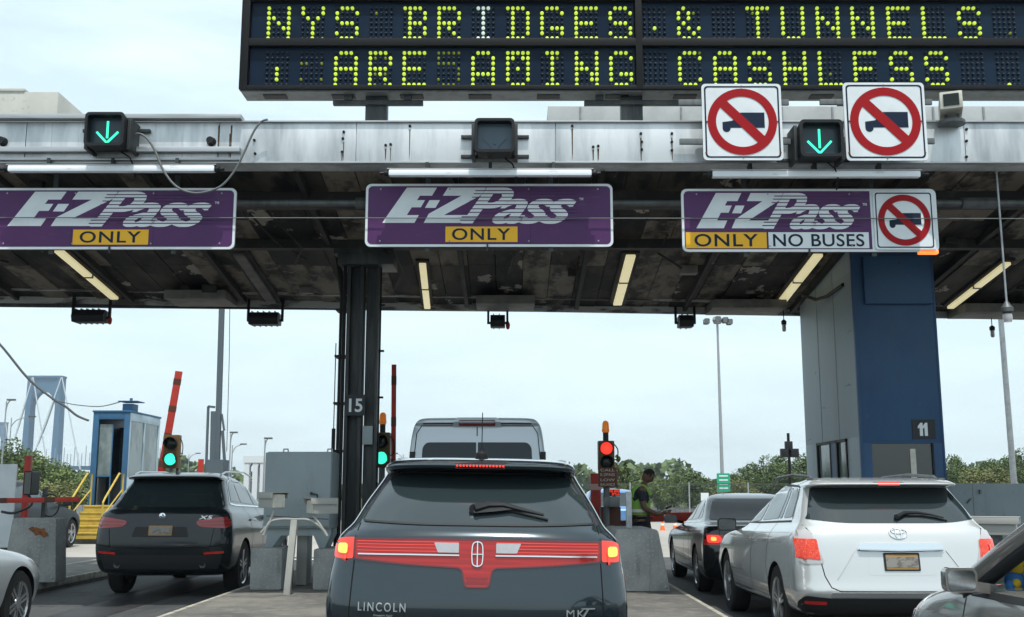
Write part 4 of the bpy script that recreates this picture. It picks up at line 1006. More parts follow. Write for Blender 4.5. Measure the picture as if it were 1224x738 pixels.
c.line('', [(-.93, .745), (-.62, .70)], 'R', .008, None, .002, mb=m1); c.line('', [(.93, .745), (.62, .70)], 'R', .008, None, .002, mb=m1); m1.build('tailgate_gap', M['gap'], c.root)
c.patch('plate_recess', rpoly([(-.40, .845), (-.36, .985), (.36, .985), (.40, .845)], .02), 'R', M['trimdark'], .003)
m1 = MB(); m1.box(-.155, .155, -.006, .03, .965-.1, 1.005); 
pl_ = c.patch('licence_plate', rrect(-.165, .165, .865, 1.00, .01), 'R', M['plateorange'], .012); c.patch('plate_field', rrect(-.15, .15, .88, .985, .01), 'R', M['platebg'], .016, parent=pl_)
c.patch('lower_trim', rpoly([(-.80, .40), (-.86, .60), (.86, .60), (.80, .40)], .03), 'R', M['trimdark'], .004)
m1 = MB()
for sx in (-1, 1): p = c.hit('R', sx*.60, .46, 0)[0]; m1.lathe([(.001, .0), (.03, .0), (.032, -.005), (.042, -.012), (.045, .02), (.045, .05)], p, 'y', 18)
m1.build('exhaust', M['rimdark'], c.root)
for sx in (-1, 1): c.patch('reflector', rpoly([(sx*.62, .605), (sx*.62, .635), (sx*.88, .65), (sx*.88, .62)][::sx], .008), 'R', M['lampred'], .008)
m1 = MB(); p = c.hit('R', 0, 1.135, .0)[0]
m1.lathe([(.042, .004), (.045, -.004), (.036, -.010), (.001, -.011)][::-1], p, 'y', 24); bo = m1.build('emblem', M['chrome'], c.root, smooth=50)
m1 = MB()
for a0 in (0, 180):
    vs = [(p.x, p.y-.013, p.z)]+[(p.x+.028*math.cos(R(a0+t_*15)), p.y-.013, p.z+.028*math.sin(R(a0+t_*15))) for t_ in range(7)]; m1.add(vs, [tuple(range(8))])
m1.build('emblem_quarters', M['bluepaint'], bo, smooth=0)
c.text('badge_lettering', 'X5', .52, .70, 1.085, 1.135, M['chromedull'], bold=.02, shear=.2)
m1 = MB(); p = c.hit('T', 0, .75, 0)[0]; m1.prism([(p.y-.1, p.z-.02), (p.y+.1, p.z-.01), (p.y-.07, p.z+.07)], -.02, .02, 'x'); m1.build('aerial', M['bmw'], c.root, bevel=.005)
m1 = MB()
for sx in (-1, 1): m1.tube([(sx*.64, .72, 1.72), (sx*.645, .95, 1.765), (sx*.63, 2.2, 1.785), (sx*.60, 2.75, 1.73)], .014, 8)
m1.build('roof_rail', M['chromedull'], c.root)
for sx in (-1, 1): mirror(c, sx*1.04, 3.25, 1.17, M['bmw'], .2, .16)
c.wheels(M['rim'])

# ------------------------------------------------------------------ 3: silver SUV on the right
L = 4.78
c = Car('suv_car', 'silver-white SUV with chrome tailgate strip and lit red lamps in the right lane', 'car', (3.60, 10.25, 0), -.7, M['silver'], [
 (.34, .30, .25, L-.2, .80, .78), (.40, .34, .10, L-.06, .91, .90), (.52, .48, .03, L-.01, .945, .93), (.60, .55, .0, L, .955, .94), (.70, .62, .02, L, .955, .95), (.92, .80, .05, L-.03, .95, .94), (1.08, .94, .08, L-.2, .94, .92),
 (1.17, 1.04, .11, L-.7, .915, .90), (1.22, 1.09, .14, L-1.15, .885, .87), (1.27, 1.13, .19, L-1.35, .85, .84), (1.42, 1.32, .32, L-1.75, .79, .75), (1.56, 1.48, .46, L-2.15, .735, .69),
 (1.625, 1.55, .53, L-2.3, .715, .67), (1.635, 1.56, .33, L-2.35, .71, .66), (1.655, 1.59, .28, L-2.4, .71, .65), (1.69, 1.64, .38, L-2.55, .68, .61), (1.72, 1.68, .7, L-2.8, .60, .52), (1.733, 1.70, 1.1, L-3.0, .40, .34), (1.738, 1.71, 1.6, L-3.1, .12, .12)], L,
 rc=(.42, .26, 2.6), wheels=[(1.02, .955, .41), (3.82, .945, .41)], wr=.365, bow=.035, zs=.93)
hig = c
g = c.patch('rear_window', rpoly([(-.80, 1.30), (-.775, 1.33), (-.73, 1.46), (-.665, 1.618), (.665, 1.618), (.73, 1.46), (.775, 1.33), (.80, 1.30), (.5, 1.262), (-.5, 1.262)], [.02, .05, .1, .02, .02, .1, .05, .02, .25, .25]), 'R', M['carglass'], .004)
for ax in 'rl':
    wins = [rpoly([(.74, 1.31), (.84, 1.57), (.92, 1.61), (1.15, 1.615), (1.12, 1.29)], .05), rpoly([(1.20, 1.29), (1.23, 1.62), (1.33, 1.62), (1.33, 1.28)], .03), rpoly([(1.37, 1.28), (1.37, 1.63), (2.15, 1.64), (2.20, 1.24)], .04), rpoly([(2.28, 1.235), (2.22, 1.64), (2.6, 1.60), (3.35, 1.19), (3.2, 1.175)], .04)]
    for w_ in wins: c.patch('side_window', w_, ax, M['carglassclear'], .004)
    c.line('window_surround', [(.70, 1.29), (.82, 1.60), (.92, 1.635), (2.2, 1.665), (2.65, 1.62), (3.42, 1.19), (2.2, 1.215), (.70, 1.268)], ax, .02, M['trimdark'], .003)
    m1 = MB()
    for ln in ([(1.30, .50), (1.45, .75), (1.42, .95), (1.32, 1.27)], [(2.26, .45), (2.24, 1.22)], [(3.40, .5), (3.38, 1.17)]): c.line('', ln, ax, .009, None, .002, mb=m1)
    m1.build('door_gap', M['gap'], c.root)
    m1 = MB()
    for y in (1.47, 2.38): c.line('', [(y, 1.04), (y+.2, 1.035)], ax, .035, None, .02, h=.025, mb=m1)
    m1.build('door_handle', M['silver'], c.root)
    c.line('sill_trim', [(1.5, .42), (3.3, .42)], ax, .025, M['chrome'], .012)
    c.line('fender_line', [(.5, 1.16), (1.4, 1.13), (3.2, 1.08)], ax, .006, M['chromedull'], .001)
# tail lamps: clear upper, red middle, clear lower
for sx in (-1, 1):
    f = lambda pl: [(sx*a, b) for a, b in pl][::(-1 if sx > 0 else 1)]
    tl_ = c.patch('tail_light', f(rpoly([(-.955, 1.02), (-.935, 1.19), (-.80, 1.19), (-.70, .87), (-.90, .86)], [.02, .06, .02, .04, .06])), 'R', M['lampclear'], .008, .03)
    c.patch('red_lens', f(rpoly([(-.958, .93), (-.95, 1.105), (-.755, 1.105), (-.735, .905)], .012)), 'R', M['lampbrake'] if False else mat('lampbrake2', (.38, .012, .012), .15, coat=.6, emit=(1, .06, .02), es=.16, noise=[((95, 95, 95), (.75, .10, .03), .42, .66, 1)]), .013, .03, parent=tl_)
c.patch('chrome_strip', rpoly([(-.40, 1.000), (-.38, 1.065), (.38, 1.065), (.40, 1.000), (.28, .988), (-.28, .988)], [.01, .04, .04, .01, .1, .1]), 'R', M['chrome'], .018, .04, th=.03)
c.line('chrome_lip', [(-.385, 1.003), (0, .992), (.385, 1.003)], 'R', .02, M['chromedull'], .014, h=.02)
c.line('panel_crease', [(-.60, .72), (-.42, 1.0)], 'R', .008, M['silver'], .001, h=.006); c.line('panel_crease', [(.60, .72), (.42, 1.0)], 'R', .008, M['silver'], .001, h=.006)
c.patch('plate_recess', rpoly([(-.32, .76), (-.28, .998), (.28, .998), (.32, .76)], .04), 'R', M['silver'], .0015)
pl_ = c.patch('licence_plate', rrect(-.165, .165, .80, .975, .01), 'R', M['trimdark'], .010)
c.patch('plate_orange', rrect(-.148, .148, .815, .958, .008), 'R', M['plateorange'], .013, parent=pl_); c.patch('plate_field', rrect(-.148, .148, .832, .936, .004), 'R', M['platebg'], .016, parent=pl_)
m1 = MB()
for k in range(3):
    rx, rz = ((.082, .055), (.028, .05), (.062, .022))[k]; oz = (0, 0, .018)[k]
    pl = [(rx*math.cos(a), 1.165+oz+rz*math.sin(a)) for a in [2*math.pi*j/28 for j in range(29)]]; c.line('', pl, 'R', .010, None, .004, h=.006, step=.02, mb=m1)
m1.build('emblem', M['chrome'], c.root)
c.text('badge_lettering', '4WD', .64, .77, .715, .745, M['chromedull'], bold=.02, shear=.25)
m1 = MB(); zz = .60
c.line('', [(-.86, 1.27), (-.80, 1.18), (-.755, 1.0), (-.71, .75), (-.66, .64), (-.58, .605), (.58, .605), (.66, .64), (.71, .75), (.755, 1.0), (.80, 1.18), (.86, 1.27)], 'R', .009, None, .002, mb=m1); m1.build('tailgate_gap', M['gap'], c.root)
c.patch('bumper_step', rpoly([(-.66, .55), (-.66, .592), (.66, .592), (.66, .55)], .01), 'R', M['chromedull'], .006)
c.patch('lower_bumper', rpoly([(-.90, .34), (-.93, .50), (-.88, .56), (-.68, .54), (.68, .54), (.88, .56), (.93, .50), (.90, .34)], .03), 'R', M['trimdark'], .008)
for sx in (-1, 1): c.patch('reflector', rpoly([(sx*.70, .475), (sx*.70, .51), (sx*.88, .51), (sx*.88, .48)][::sx], .008), 'R', M['lampred'], .014)
bl_ = c.patch('high_brake_light', rpoly([(-.16, 1.640), (-.14, 1.672), (.14, 1.672), (.16, 1.640)], .008), 'R', M['trimdark'], .004, .03)
c.patch('diodes', rpoly([(-.10, 1.648), (-.10, 1.666), (.10, 1.666), (.10, 1.648)], .004), 'R', M['lensred'], .007, .03, parent=bl_)
wiper(c, [(.03, 1.305), (.12, 1.345), (.24, 1.345), (.36, 1.325), (.47, 1.295)], .022)
m1 = MB()
for sx in (-1, 1):
    m1.tube([(sx*.62, .62, 1.55), (sx*.62, .80, 1.615), (sx*.61, 1.5, 1.645), (sx*.59, 2.3, 1.625), (sx*.57, 2.6, 1.55)], .017, 8)
    m1.box(sx*.62-.03, sx*.62+.03, .58, .80, 1.54, 1.60)
m1.build('roof_rail', M['steelgrey'], c.root, bevel=.004)
for sx in (-1, 1): mirror(c, sx*1.03, 3.18, 1.08, M['blackplastic'])
c.wheels(M['rim'])

# ------------------------------------------------------------------ 4: black saloon ahead of it
L = 4.95
c = Car('saloon_car', 'glossy black saloon with one red brake light showing, ahead of the silver SUV', 'car', (3.66, 15.75, 0), -1.2, M['sedan'], [
 (.22, .22, .22, L-.2, .78, .78), (.27, .26, .08, L-.06, .88, .88), (.45, .42, .02, L-.01, .915, .90), (.62, .56, .0, L, .92, .91), (.80, .68, .03, L-.03, .91, .90), (.92, .76, .05, L-.15, .895, .88),
 (.99, .84, .10, L-.7, .87, .86), (1.01, .90, .30, L-1.2, .84, .84), (1.03, .94, .62, L-1.4, .80, .80), (1.15, 1.08, .95, L-1.75, .73, .72), (1.30, 1.25, 1.28, L-2.15, .66, .64), (1.385, 1.34, 1.5, L-2.4, .60, .57),
 (1.43, 1.40, 1.75, L-2.65, .50, .45), (1.45, 1.43, 2.0, L-2.85, .32, .28), (1.455, 1.44, 2.2, L-2.95, .12, .12)], L, rc=(.5, .26, 2.4), wheels=[(1.1, .92, .37), (3.98, .91, .37)], wr=.34, bow=.04)
sed = c
c.patch('rear_window', rpoly([(-.72, 1.06), (-.55, 1.375), (.55, 1.375), (.72, 1.06)], .04), 'R', M['carglassdark'], .004)
for ax in 'rl':
    for w_ in (rpoly([(1.30, 1.08), (1.62, 1.30), (1.62, 1.06)], .03), rpoly([(1.68, 1.06), (1.68, 1.33), (2.25, 1.36), (2.32, 1.03)], .03), rpoly([(2.38, 1.03), (2.33, 1.36), (2.6, 1.34), (3.35, .99)], .03)): c.patch('side_window', w_, ax, M['carglassclear'], .004)
    c.line('window_trim', [(1.18, 1.05), (1.6, 1.35), (2.3, 1.395), (2.65, 1.36), (3.5, .98)], ax, .016, M['chrome'], .005); c.line('window_trim', [(1.2, 1.03), (3.5, .965)], ax, .014, M['chrome'], .005)
    m1 = MB()
    for ln in ([(1.75, .4), (1.8, .75), (1.62, 1.04)], [(2.36, .38), (2.34, 1.02)], [(3.5, .4), (3.5, .95)]): c.line('', ln, ax, .009, None, .002, mb=m1)
    m1.build('door_gap', M['gap'], c.root); m1 = MB()
    for y in (1.85, 2.5): c.line('', [(y, .88), (y+.2, .875)], ax, .03, None, .02, h=.02, mb=m1)
    m1.build('door_handle', M['chrome'], c.root); c.line('sill_trim', [(1.6, .30), (3.5, .30)], ax, .02, M['chrome'], .01)
for sx in (-1, 1):
    f = lambda pl: [(sx*a, b) for a, b in pl][::(-1 if sx > 0 else 1)]
    t_ = c.patch('tail_light', f(rpoly([(-.90, .72), (-.91, .88), (-.70, .87), (-.42, .83), (-.42, .76), (-.7, .72)], .03)), 'R', M['lampred'], .007, .04)
    c.patch('lamp_core', f(rpoly([(-.86, .755), (-.86, .86), (-.70, .86), (-.66, .80), (-.70, .755)], .03)), 'R', M['lensred'], .012, .03, parent=t_)
    c.patch('lamp_hot', f(rpoly([(-.81, .78), (-.81, .835), (-.74, .835), (-.74, .78)], .02)), 'R', M['lamphot'], .016, .03, parent=t_)
c.line('boot_gap', [(-.68, .55), (-.70, .95)], 'R', .008, M['gap']); c.line('boot_gap', [(.68, .55), (.70, .95)], 'R', .008, M['gap']); c.line('boot_gap', [(-.68, .55), (.68, .55)], 'R', .008, M['gap'])
c.patch('licence_plate', rrect(-.16, .16, .60, .74, .01), 'R', M['plateorange'], .008)
for sx in (-1, 1): mirror(c, sx*1.0, 3.28, 1.02, M['sedan'], .22, .14)
c.wheels(M['rim'])
m1 = MB()
for sx in (-.36, .36): m1.prism(rrect(sx-.14, sx+.14, 1.13, 1.33, .08), 1.30, 1.36, 'y')

# ------------------------------------------------------------------ 5: pale van
L = 5.6
c = Car('van', 'tall pale blue-grey van directly ahead of the dark crossover', 'van', (-.50, 15.6, 0), .3, M['van'], [
 (.30, .28, .15, L-.2, .86, .80), (.36, .32, .04, L-.05, .98, .90), (.60, .6, .0, L, 1.02, .98), (1.0, .9, .0, L-.05, 1.03, 1.0), (1.5, 1.25, .02, L-.9, 1.02, .98), (1.9, 1.8, .05, L-1.3, .985, .93), (2.25, 2.2, .09, L-1.7, .95, .88),
 (2.40, 2.38, .12, L-1.9, .92, .85), (2.455, 2.44, .05, L-2.0, .885, .82), (2.50, 2.49, .06, L-2.1, .84, .78), (2.535, 2.53, .22, L-2.4, .72, .6), (2.545, 2.54, .6, L-2.8, .45, .4), (2.55, 2.545, 1, L-3, .15, .15)], L,
 rc=(.25, .14, 2.6), wheels=[(1.2, 1.02, .38), (4.6, 1.0, .38)], wr=.35, bow=.03)
vn = c; M['vanglass'] = mat('van_glass', (.02, .03, .035), .12, spec=.3)
wnd = rpoly([(-.77, 1.55), (-.77, 2.13), (-.70, 2.20), (.70, 2.20), (.77, 2.13), (.77, 1.55)], .06)
c.patch('window_surround', rpoly([(-.86, 1.5), (-.84, 2.16), (-.76, 2.26), (.76, 2.26), (.84, 2.16), (.86, 1.5)], .06), 'R', M['van'], .004)
for pl in (rpoly([(-.80, 1.55), (-.78, 2.10), (-.72, 2.17), (-.012, 2.17), (-.012, 1.55)], [.03, .05, .08, .01, .01]), rpoly([(.012, 1.55), (.012, 2.17), (.72, 2.17), (.78, 2.10), (.80, 1.55)], [.01, .01, .08, .05, .03])): c.patch('rear_window', pl, 'R', M['vanglass'], .012)
m1 = MB(); c.line('', [(0, .4), (0, 2.42)], 'R', .014, None, .003, mb=m1); c.line('', [(-.93, .6), (-.915, 1.8), (-.87, 2.3), (-.8, 2.41), (.8, 2.41), (.87, 2.3), (.915, 1.8), (.93, .6)], 'R', .012, None, .002, mb=m1); m1.build('door_gap', M['gap'], c.root)
for sx in (-1, 1): c.patch('tail_light', rpoly([(sx*.90, 1.15), (sx*.90, 1.75), (sx*.975, 1.75), (sx*.99, 1.15)][::sx], .02), 'R', M['lampred'], .008); 
m1 = MB()
for sx in (-1, 1):
    for z in (1.0, 1.98): p = c.hit('R', sx*.93, z, .01)[0]; m1.box(p.x-.03, p.x+.05, p.y-.02, p.y+.03, z-.06, z+.06)
m1.build('hinge', M['trimdark'], c.root, bevel=.005)
bl_ = c.patch('lamp_pod', rpoly([(-.36, 2.42), (-.30, 2.50), (.30, 2.50), (.36, 2.42)], .02), 'R', M['van'], .03, .04, th=.04)
c.patch('high_brake_light', rpoly([(-.26, 2.435), (-.26, 2.475), (.26, 2.475), (.26, 2.435)], .01), 'R', M['lampreddark'], .036, .04, parent=bl_)
c.line('roof_seam', [(-.78, 2.44), (.78, 2.44)], 'R', .015, M['trimdark'], .003)
m1 = MB(); m1.box(-.26, .26, -.01, .01, .7, .84); m1.build('licence_plate', M['platebg'], c.root)
c.patch('bumper', rrect(-.95, .95, .38, .60, .04), 'R', M['trimdark'], .04, th=.05)
for sx in (-1, 1): mirror(c, sx*1.18, 4.0, 1.55, M['trimdark'], .2, .34)
c.wheels(M['rimdark'])

# ------------------------------------------------------------------ 6: car at the near right corner
L = 4.6
c = Car('hatchback_car', 'taupe car at the bottom right corner, its left mirror and open window showing', 'car', (3.27, 2.6, 0), 1.0, M['taupe'], [
 (.22, .22, .25, L-.22, .76, .70), (.28, .27, .08, L-.06, .86, .82), (.45, .42, .02, L, .895, .86), (.62, .55, .0, L-.01, .90, .87), (.80, .70, .04, L-.08, .895, .86),
 (.90, .80, .08, L-.22, .88, .84), (.94, .88, .13, L-.55, .865, .82), (.955, .925, .2, L-.98, .85, .80), (.965, .945, .28, L-1.24, .82, .775)], L, fc=(.72, .75, 2.2), wheels=[(.95, .90, .36), (3.72, .89, .36)], wr=.33, sub=6)
tau = c
# pillars and roof as a real open frame so one sees through the window
def frame(car, side):
    A = [Vector((side*.80, L-1.22, .92)), Vector((side*.745, L-1.62, 1.12)), Vector((side*.66, L-2.02, 1.31)), Vector((side*.60, L-2.35, 1.40)), Vector((side*.58, L-2.8, 1.44)), Vector((side*.57, L-3.3, 1.44)), Vector((side*.60, L-3.8, 1.37)), Vector((side*.68, L-4.2, 1.15)), Vector((side*.74, L-4.4, .96))]
    return A
for sd_ in (-1, 1):
    m1 = MB(); m1.tube(smooth_pts(frame(c, sd_), 6), .052, 10); m1.build('roof_pillar', M['taupe'], c.root, smooth=60)
    m1 = MB(); m1.tube(smooth_pts([p+Vector((-sd_*.0, -.045, -.045)) for p in frame(c, sd_)], 6), .032, 8); m1.build('door_seal', M['blackplastic'], c.root, smooth=60)
    m1 = MB(); m1.beam((sd_*.80, L-2.65, .92), (sd_*.58, L-2.75, 1.42), .03, .12); m1.build('door_pillar', M['trimdark'], c.root)
    c.line('window_ledge', [(L-4.3, .925), (L-1.35, .905)], 'l' if sd_ < 0 else 'r', .03, M['trimdark'], .005)
    m1 = MB()
    for ln in ([(L-1.32, .35), (L-1.30, .88)], [(L-2.7, .35), (L-2.68, .90)]): c.line('', ln, 'l' if sd_ < 0 else 'r', .008, None, .002, mb=m1)
    m1.build('door_gap', M['gap'], c.root)
m1 = MB(); A, B = frame(c, -1), frame(c, 1); n = 10; vs = []; fs = []
for i in range(3, 7):
    for k in range(n+1): t_ = k/n; q = A[i].lerp(B[i], t_); vs.append(q+Vector((0, 0, .05*math.sin(math.pi*t_)+.03)))
for i in range(3):
    for k in range(n): fs.append((i*(n+1)+k, i*(n+1)+k+1, (i+1)*(n+1)+k+1, (i+1)*(n+1)+k))
m1.add(vs, fs); ro = m1.build('roof', M['taupe'], c.root)
md = ro.modifiers.new('s', 'SOLIDIFY'); md.thickness = .03
glass = bpy.data.materials.new('windscreen'); glass.use_nodes = True; gb = glass.node_tree.nodes['Principled BSDF']
gnt = glass.node_tree; tr = gnt.nodes.new('ShaderNodeBsdfTransparent'); tr.inputs[0].default_value = (.72, .80, .78, 1); gs = gnt.nodes.new('ShaderNodeBsdfGlossy'); gs.inputs['Roughness'].default_value = .02
fr = gnt.nodes.new('ShaderNodeFresnel'); fr.inputs[0].default_value = 1.5; ms = gnt.nodes.new('ShaderNodeMixShader')
gnt.links.new(fr.outputs[0], ms.inputs[0]); gnt.links.new(tr.outputs[0], ms.inputs[1]); gnt.links.new(gs.outputs[0], ms.inputs[2]); gnt.links.new(ms.outputs[0], gnt.nodes['Material Output'].inputs[0])
m1 = MB(); vs = []; fs = []
for i in range(4):
    for k in range(n+1): t_ = k/n; q = A[i].lerp(B[i], t_); vs.append(q+Vector((0, .10*math.sin(math.pi*t_), .03*math.sin(math.pi*t_))))
for i in range(3):
    for k in range(n): fs.append((i*(n+1)+k, i*(n+1)+k+1, (i+1)*(n+1)+k+1, (i+1)*(n+1)+k))
m1.add(vs, fs); m1.build('windscreen', glass, c.root)
m1 = MB(); m1.prism([(L-1.3, .88), (L-1.3, .915), (L-1.75, .925), (L-1.95, .91), (L-2.0, .88)], -.74, .74, 'x'); da = m1.build('dashboard', M['dash'], c.root, bevel=.02)
m1 = MB(); m1.tube([(-.38+.18*math.cos(a), L-2.12-.05*math.sin(a), .93+.18*math.sin(a)) for a in [2*math.pi*k/24 for k in range(25)]], .014, 8); m1.build('steering_wheel', M['blackplastic'], c.root)
for x in (-.38, .38):
    m1 = MB(); m1.prism([(L-2.75, .9), (L-2.72, 1.12), (L-2.76, 1.16), (L-2.74, 1.32), (L-2.84, 1.33), (L-2.88, 1.15), (L-2.95, 1.13), (L-2.95, .9)], x-.15, x+.15, 'x'); m1.build('seat_back', M['seat'], c.root, bevel=.03)
c.root.scale = (1, 1, 1.04); mo = mirror(c, -.98, L-1.62, .985, M['taupe'], .16, .115, .12, M['chrome'])
c.patch('headlight', rpoly([(-.80, .62), (-.82, .74), (-.55, .72), (-.50, .62)], .04), 'F', M['lampclear'], .006); c.patch('headlight', rpoly([(.80, .62), (.82, .74), (.55, .72), (.50, .62)][::-1], .04), 'F', M['lampclear'], .006)
c.patch('side_marker', rpoly([(L-.30, .615), (L-.30, .645), (L-.20, .64), (L-.20, .61)], .01), 'l', M['lampred'], .006)
m1 = MB(); c.line('', [(-.70, L-1.22), (-.60, L-.75), (-.52, L-.35)], 'T', .007, None, .001, mb=m1); c.line('', [(.70, L-1.22), (.60, L-.75), (.52, L-.35)], 'T', .007, None, .001, mb=m1); m1.build('bonnet_gap', M['gap'], c.root)
c.wheels(M['rim'])
# plush toy on the dashboard
t = thing('plush_toy', 'small yellow and blue plush toy on the dashboard of the taupe car', 'toy', (at(1213, 700, 5.7).x, 5.7, .962))
def blob(mb, c_, r, n=12):
    prof = [(max(.001, r*math.sin(math.pi*k/8)), -r*math.cos(math.pi*k/8)) for k in range(9)]; mb.lathe(prof, c_, 'z', n)
m1 = MB(); blob(m1, (0, 0, .05), .05); blob(m1, (.05, 0, .04), .035); blob(m1, (-.035, -.03, .03), .025); m1.build('body', M['plushblue'], t)
m1 = MB(); blob(m1, (.01, 0, .115), .04); blob(m1, (.045, .01, .14), .018); blob(m1, (-.03, 0, .135), .018); blob(m1, (.06, -.03, .07), .022); blob(m1, (-.01, -.045, .04), .022); m1.build('head', M['plushyellow'], t)

# ------------------------------------------------------------------ 7: silver car at the near left corner
L = 4.7
c = Car('saloon_car', 'silver car at the bottom left corner, only its front right wing and wheel showing', 'car', (-5.93, 12.45-4.7, 0), .5, M['silver2'], [
 (.22, .22, .22, L-.25, .78, .70), (.27, .26, .08, L-.07, .88, .82), (.45, .42, .02, L-.01, .915, .89), (.62, .56, .0, L, .92, .90), (.80, .70, .03, L-.10, .91, .89), (.92, .80, .05, L-.35, .895, .86),
 (.99, .88, .10, L-.8, .87, .83), (1.01, .94, .30, L-1.2, .84, .80), (1.03, .97, .62, L-1.4, .80, .78), (1.15, 1.10, .95, L-1.75, .73, .71), (1.30, 1.25, 1.28, L-2.1, .66, .63), (1.385, 1.36, 1.5, L-2.3, .60, .57),
 (1.43, 1.41, 1.75, L-2.5, .50, .45), (1.455, 1.44, 2.0, L-2.7, .30, .28), (1.46, 1.445, 2.1, L-2.75, .12, .12)], L, rc=(.5, .26, 2.4), fc=(.72, .62, 2.2), wheels=[(1.1, .92, .37), (3.78, .91, .37)], wr=.34)
for ax in 'rl':
    for w_ in (rpoly([(1.30, 1.08), (1.62, 1.30), (1.62, 1.06)], .03), rpoly([(1.68, 1.06), (1.68, 1.33), (2.2, 1.36), (2.25, 1.04)], .03), rpoly([(2.31, 1.04), (2.28, 1.36), (2.5, 1.34), (3.2, 1.03)], .03)): c.patch('side_window', w_, ax, M['carglassclear'], .004)
    m1 = MB()
    for ln in ([(2.3, .38), (2.3, 1.02)], [(3.22, .4), (3.22, .98)]): c.line('', ln, ax, .009, None, .002, mb=m1)
    m1.build('door_gap', M['gap'], c.root)
    c.patch('side_marker', rpoly([(L-.42, .69), (L-.50, .77), (L-.36, .76), (L-.26, .68), (L-.30, .645)], .015), ax, M['lampamber'], .006)
    c.patch('headlight', rpoly([(L-.62, .80), (L-.45, .79), (L-.2, .70), (L-.24, .66), (L-.4, .68)], .02), ax, M['lampclear'], .004)
c.patch('windscreen', rpoly([(-.70, 1.04), (-.58, 1.35), (.58, 1.35), (.70, 1.04)], .04), 'F', M['carglassclear'], .005)
for sx in (-1, 1): mirror(c, sx*1.0, 2.5, 1.03, M['silver2'])
c.wheels(M['rim'], 6)

# ------------------------------------------------------------------ 8: grey SUV beyond the left gate, 9: blue car beyond the officer
def plain_car(label, loc, yaw, paint, sc_=1.0):
    L = 4.6
    c = Car('suv_car' if sc_ > 1.1 else 'saloon_car', label, 'car', loc, yaw, paint, [
     (.25, .25, .22, L-.2, .78, .78), (.30, .30, .08, L-.06, .88, .88), (.50, .46, .02, L-.01, .915, .90), (.70, .60, .0, L, .92, .91), (.88, .74, .03, L-.08, .91, .90), (1.0, .86, .05, L-.3, .895, .88),
     (1.05, .95, .10, L-.9, .87, .86), (1.09, 1.02, .18, L-1.25, .83, .83), (1.25, 1.2, .35, L-1.65, .75, .74), (1.45, 1.40, .6, L-2.1, .66, .65), (1.56, 1.52, .75, L-2.4, .60, .58), (1.60, 1.58, 1.0, L-2.7, .45, .42), (1.62, 1.60, 1.4, L-2.9, .15, .15)], L, wheels=[(.95, .92, .38), (3.75, .91, .38)], wr=.35, sub=4)
    for ax in 'rl':
        for w_ in (rpoly([(.75, 1.16), (1.0, 1.42), (1.4, 1.47), (1.4, 1.13)], .03), rpoly([(1.46, 1.13), (1.46, 1.48), (2.15, 1.50), (2.2, 1.10)], .03), rpoly([(2.27, 1.10), (2.22, 1.50), (2.5, 1.46), (3.2, 1.06)], .03)): c.patch('side_window', w_, ax, M['carglassclear'], .004)
        c.line('door_gap', [(2.24, .4), (2.24, 1.08)], ax, .012, M['gap'])
    c.patch('rear_window', rpoly([(-.74, 1.12), (-.58, 1.50), (.58, 1.50), (.74, 1.12)], .04), 'R', M['carglass'], .004)
    for sx in (-1, 1): c.patch('tail_light', rpoly([(sx*.90, .85), (sx*.90, 1.0), (sx*.62, .99), (sx*.62, .86)][::-sx], .02), 'R', M['lampred'], .006)
    c.patch('licence_plate', rrect(-.16, .16, .68, .80, .01), 'R', M['platebg'], .006)
    for sx in (-1, 1): mirror(c, sx*1.0, 3.1, 1.08, paint)
    c.wheels(M['rim']); c.root.scale = (sc_,)*3
    return c
plain_car('dark grey SUV beyond the left barrier, left of the yellow steps', (-12.95, 26.0, 0), .5, M['greycar'], 1.12)
plain_car('blue car behind the officer in the dark uniform', (2.85, 31.0, 0), 1, M['bluecar'], .98)

# ================================================================== toll equipment
def block(label, x0, x1, y0, y1, z1, m=None, bev=.03, name='concrete_block', cat='concrete block', group=None, z0=.15):
    t = MB(); t.box(0, x1-x0, 0, y1-y0, 0, z1-z0); o = t.build(name, m or M['concrete'], bevel=bev, loc=(x0, y0, z0)); return tag(o, label, cat, group)
# grey cabinet on a bracket, standing on two blocks
cy = 15.35
def px_(u, v, y=cy): return at(u, v, y)
t = thing('equipment_cabinet', 'grey metal cabinet on bracket legs beside the steel column', 'cabinet', (px_(315, 600).x, cy, .15))
ox = px_(315, 600).x; wC = px_(395, 600).x-ox; zt_ = px_(0, 540).z-.15; zb_ = px_(0, 632).z-.15
m1 = MB(); m1.box(0.02, wC, .05, .75, zb_, zt_); m1.build('housing', M['cabinet'], t, bevel=.012)
m1 = MB(); m1.box(.0, wC-.01, .02, .048, zb_+.03, zt_-.012); m1.build('door', M['cabinet'], t, bevel=.008)
m1 = MB(); p = px_(372, 590); m1.tube([(p.x-ox, .0, p.z-.15), (p.x-ox+.09, -.02, p.z-.17), (p.x-ox+.09, -.02, p.z-.25)], .012, 8); m1.lathe([(.02, -.02), (.02, .02)], (p.x-ox, .01, p.z-.15), 'y', 10); m1.build('handle', M['darksteel'], t)
m1 = MB()
for f in (.22, .9): m1.tube([(wC*f-.035, .4, zt_), (wC*f-.03, .4, zt_+.05), (wC*f+.03, .4, zt_+.05), (wC*f+.035, .4, zt_)], .012, 6)
m1.build('lifting_eye', M['galv'], t)
m1 = MB(); z = zb_
m1.prism([(.0, z), (wC, z), (wC, z-.09), (wC-.08, z-.27), (wC-.16, z-.27), (wC-.24, z-.10), (.24, z-.10), (.12, z-.27), (.02, z-.27), (.04, z-.10)], .1, .14, 'y'); m1.prism([(.0, z), (wC, z), (wC, z-.09), (wC-.08, z-.27), (wC-.16, z-.27), (wC-.24, z-.10), (.24, z-.10), (.12, z-.27), (.02, z-.27), (.04, z-.10)], .6, .64, 'y')
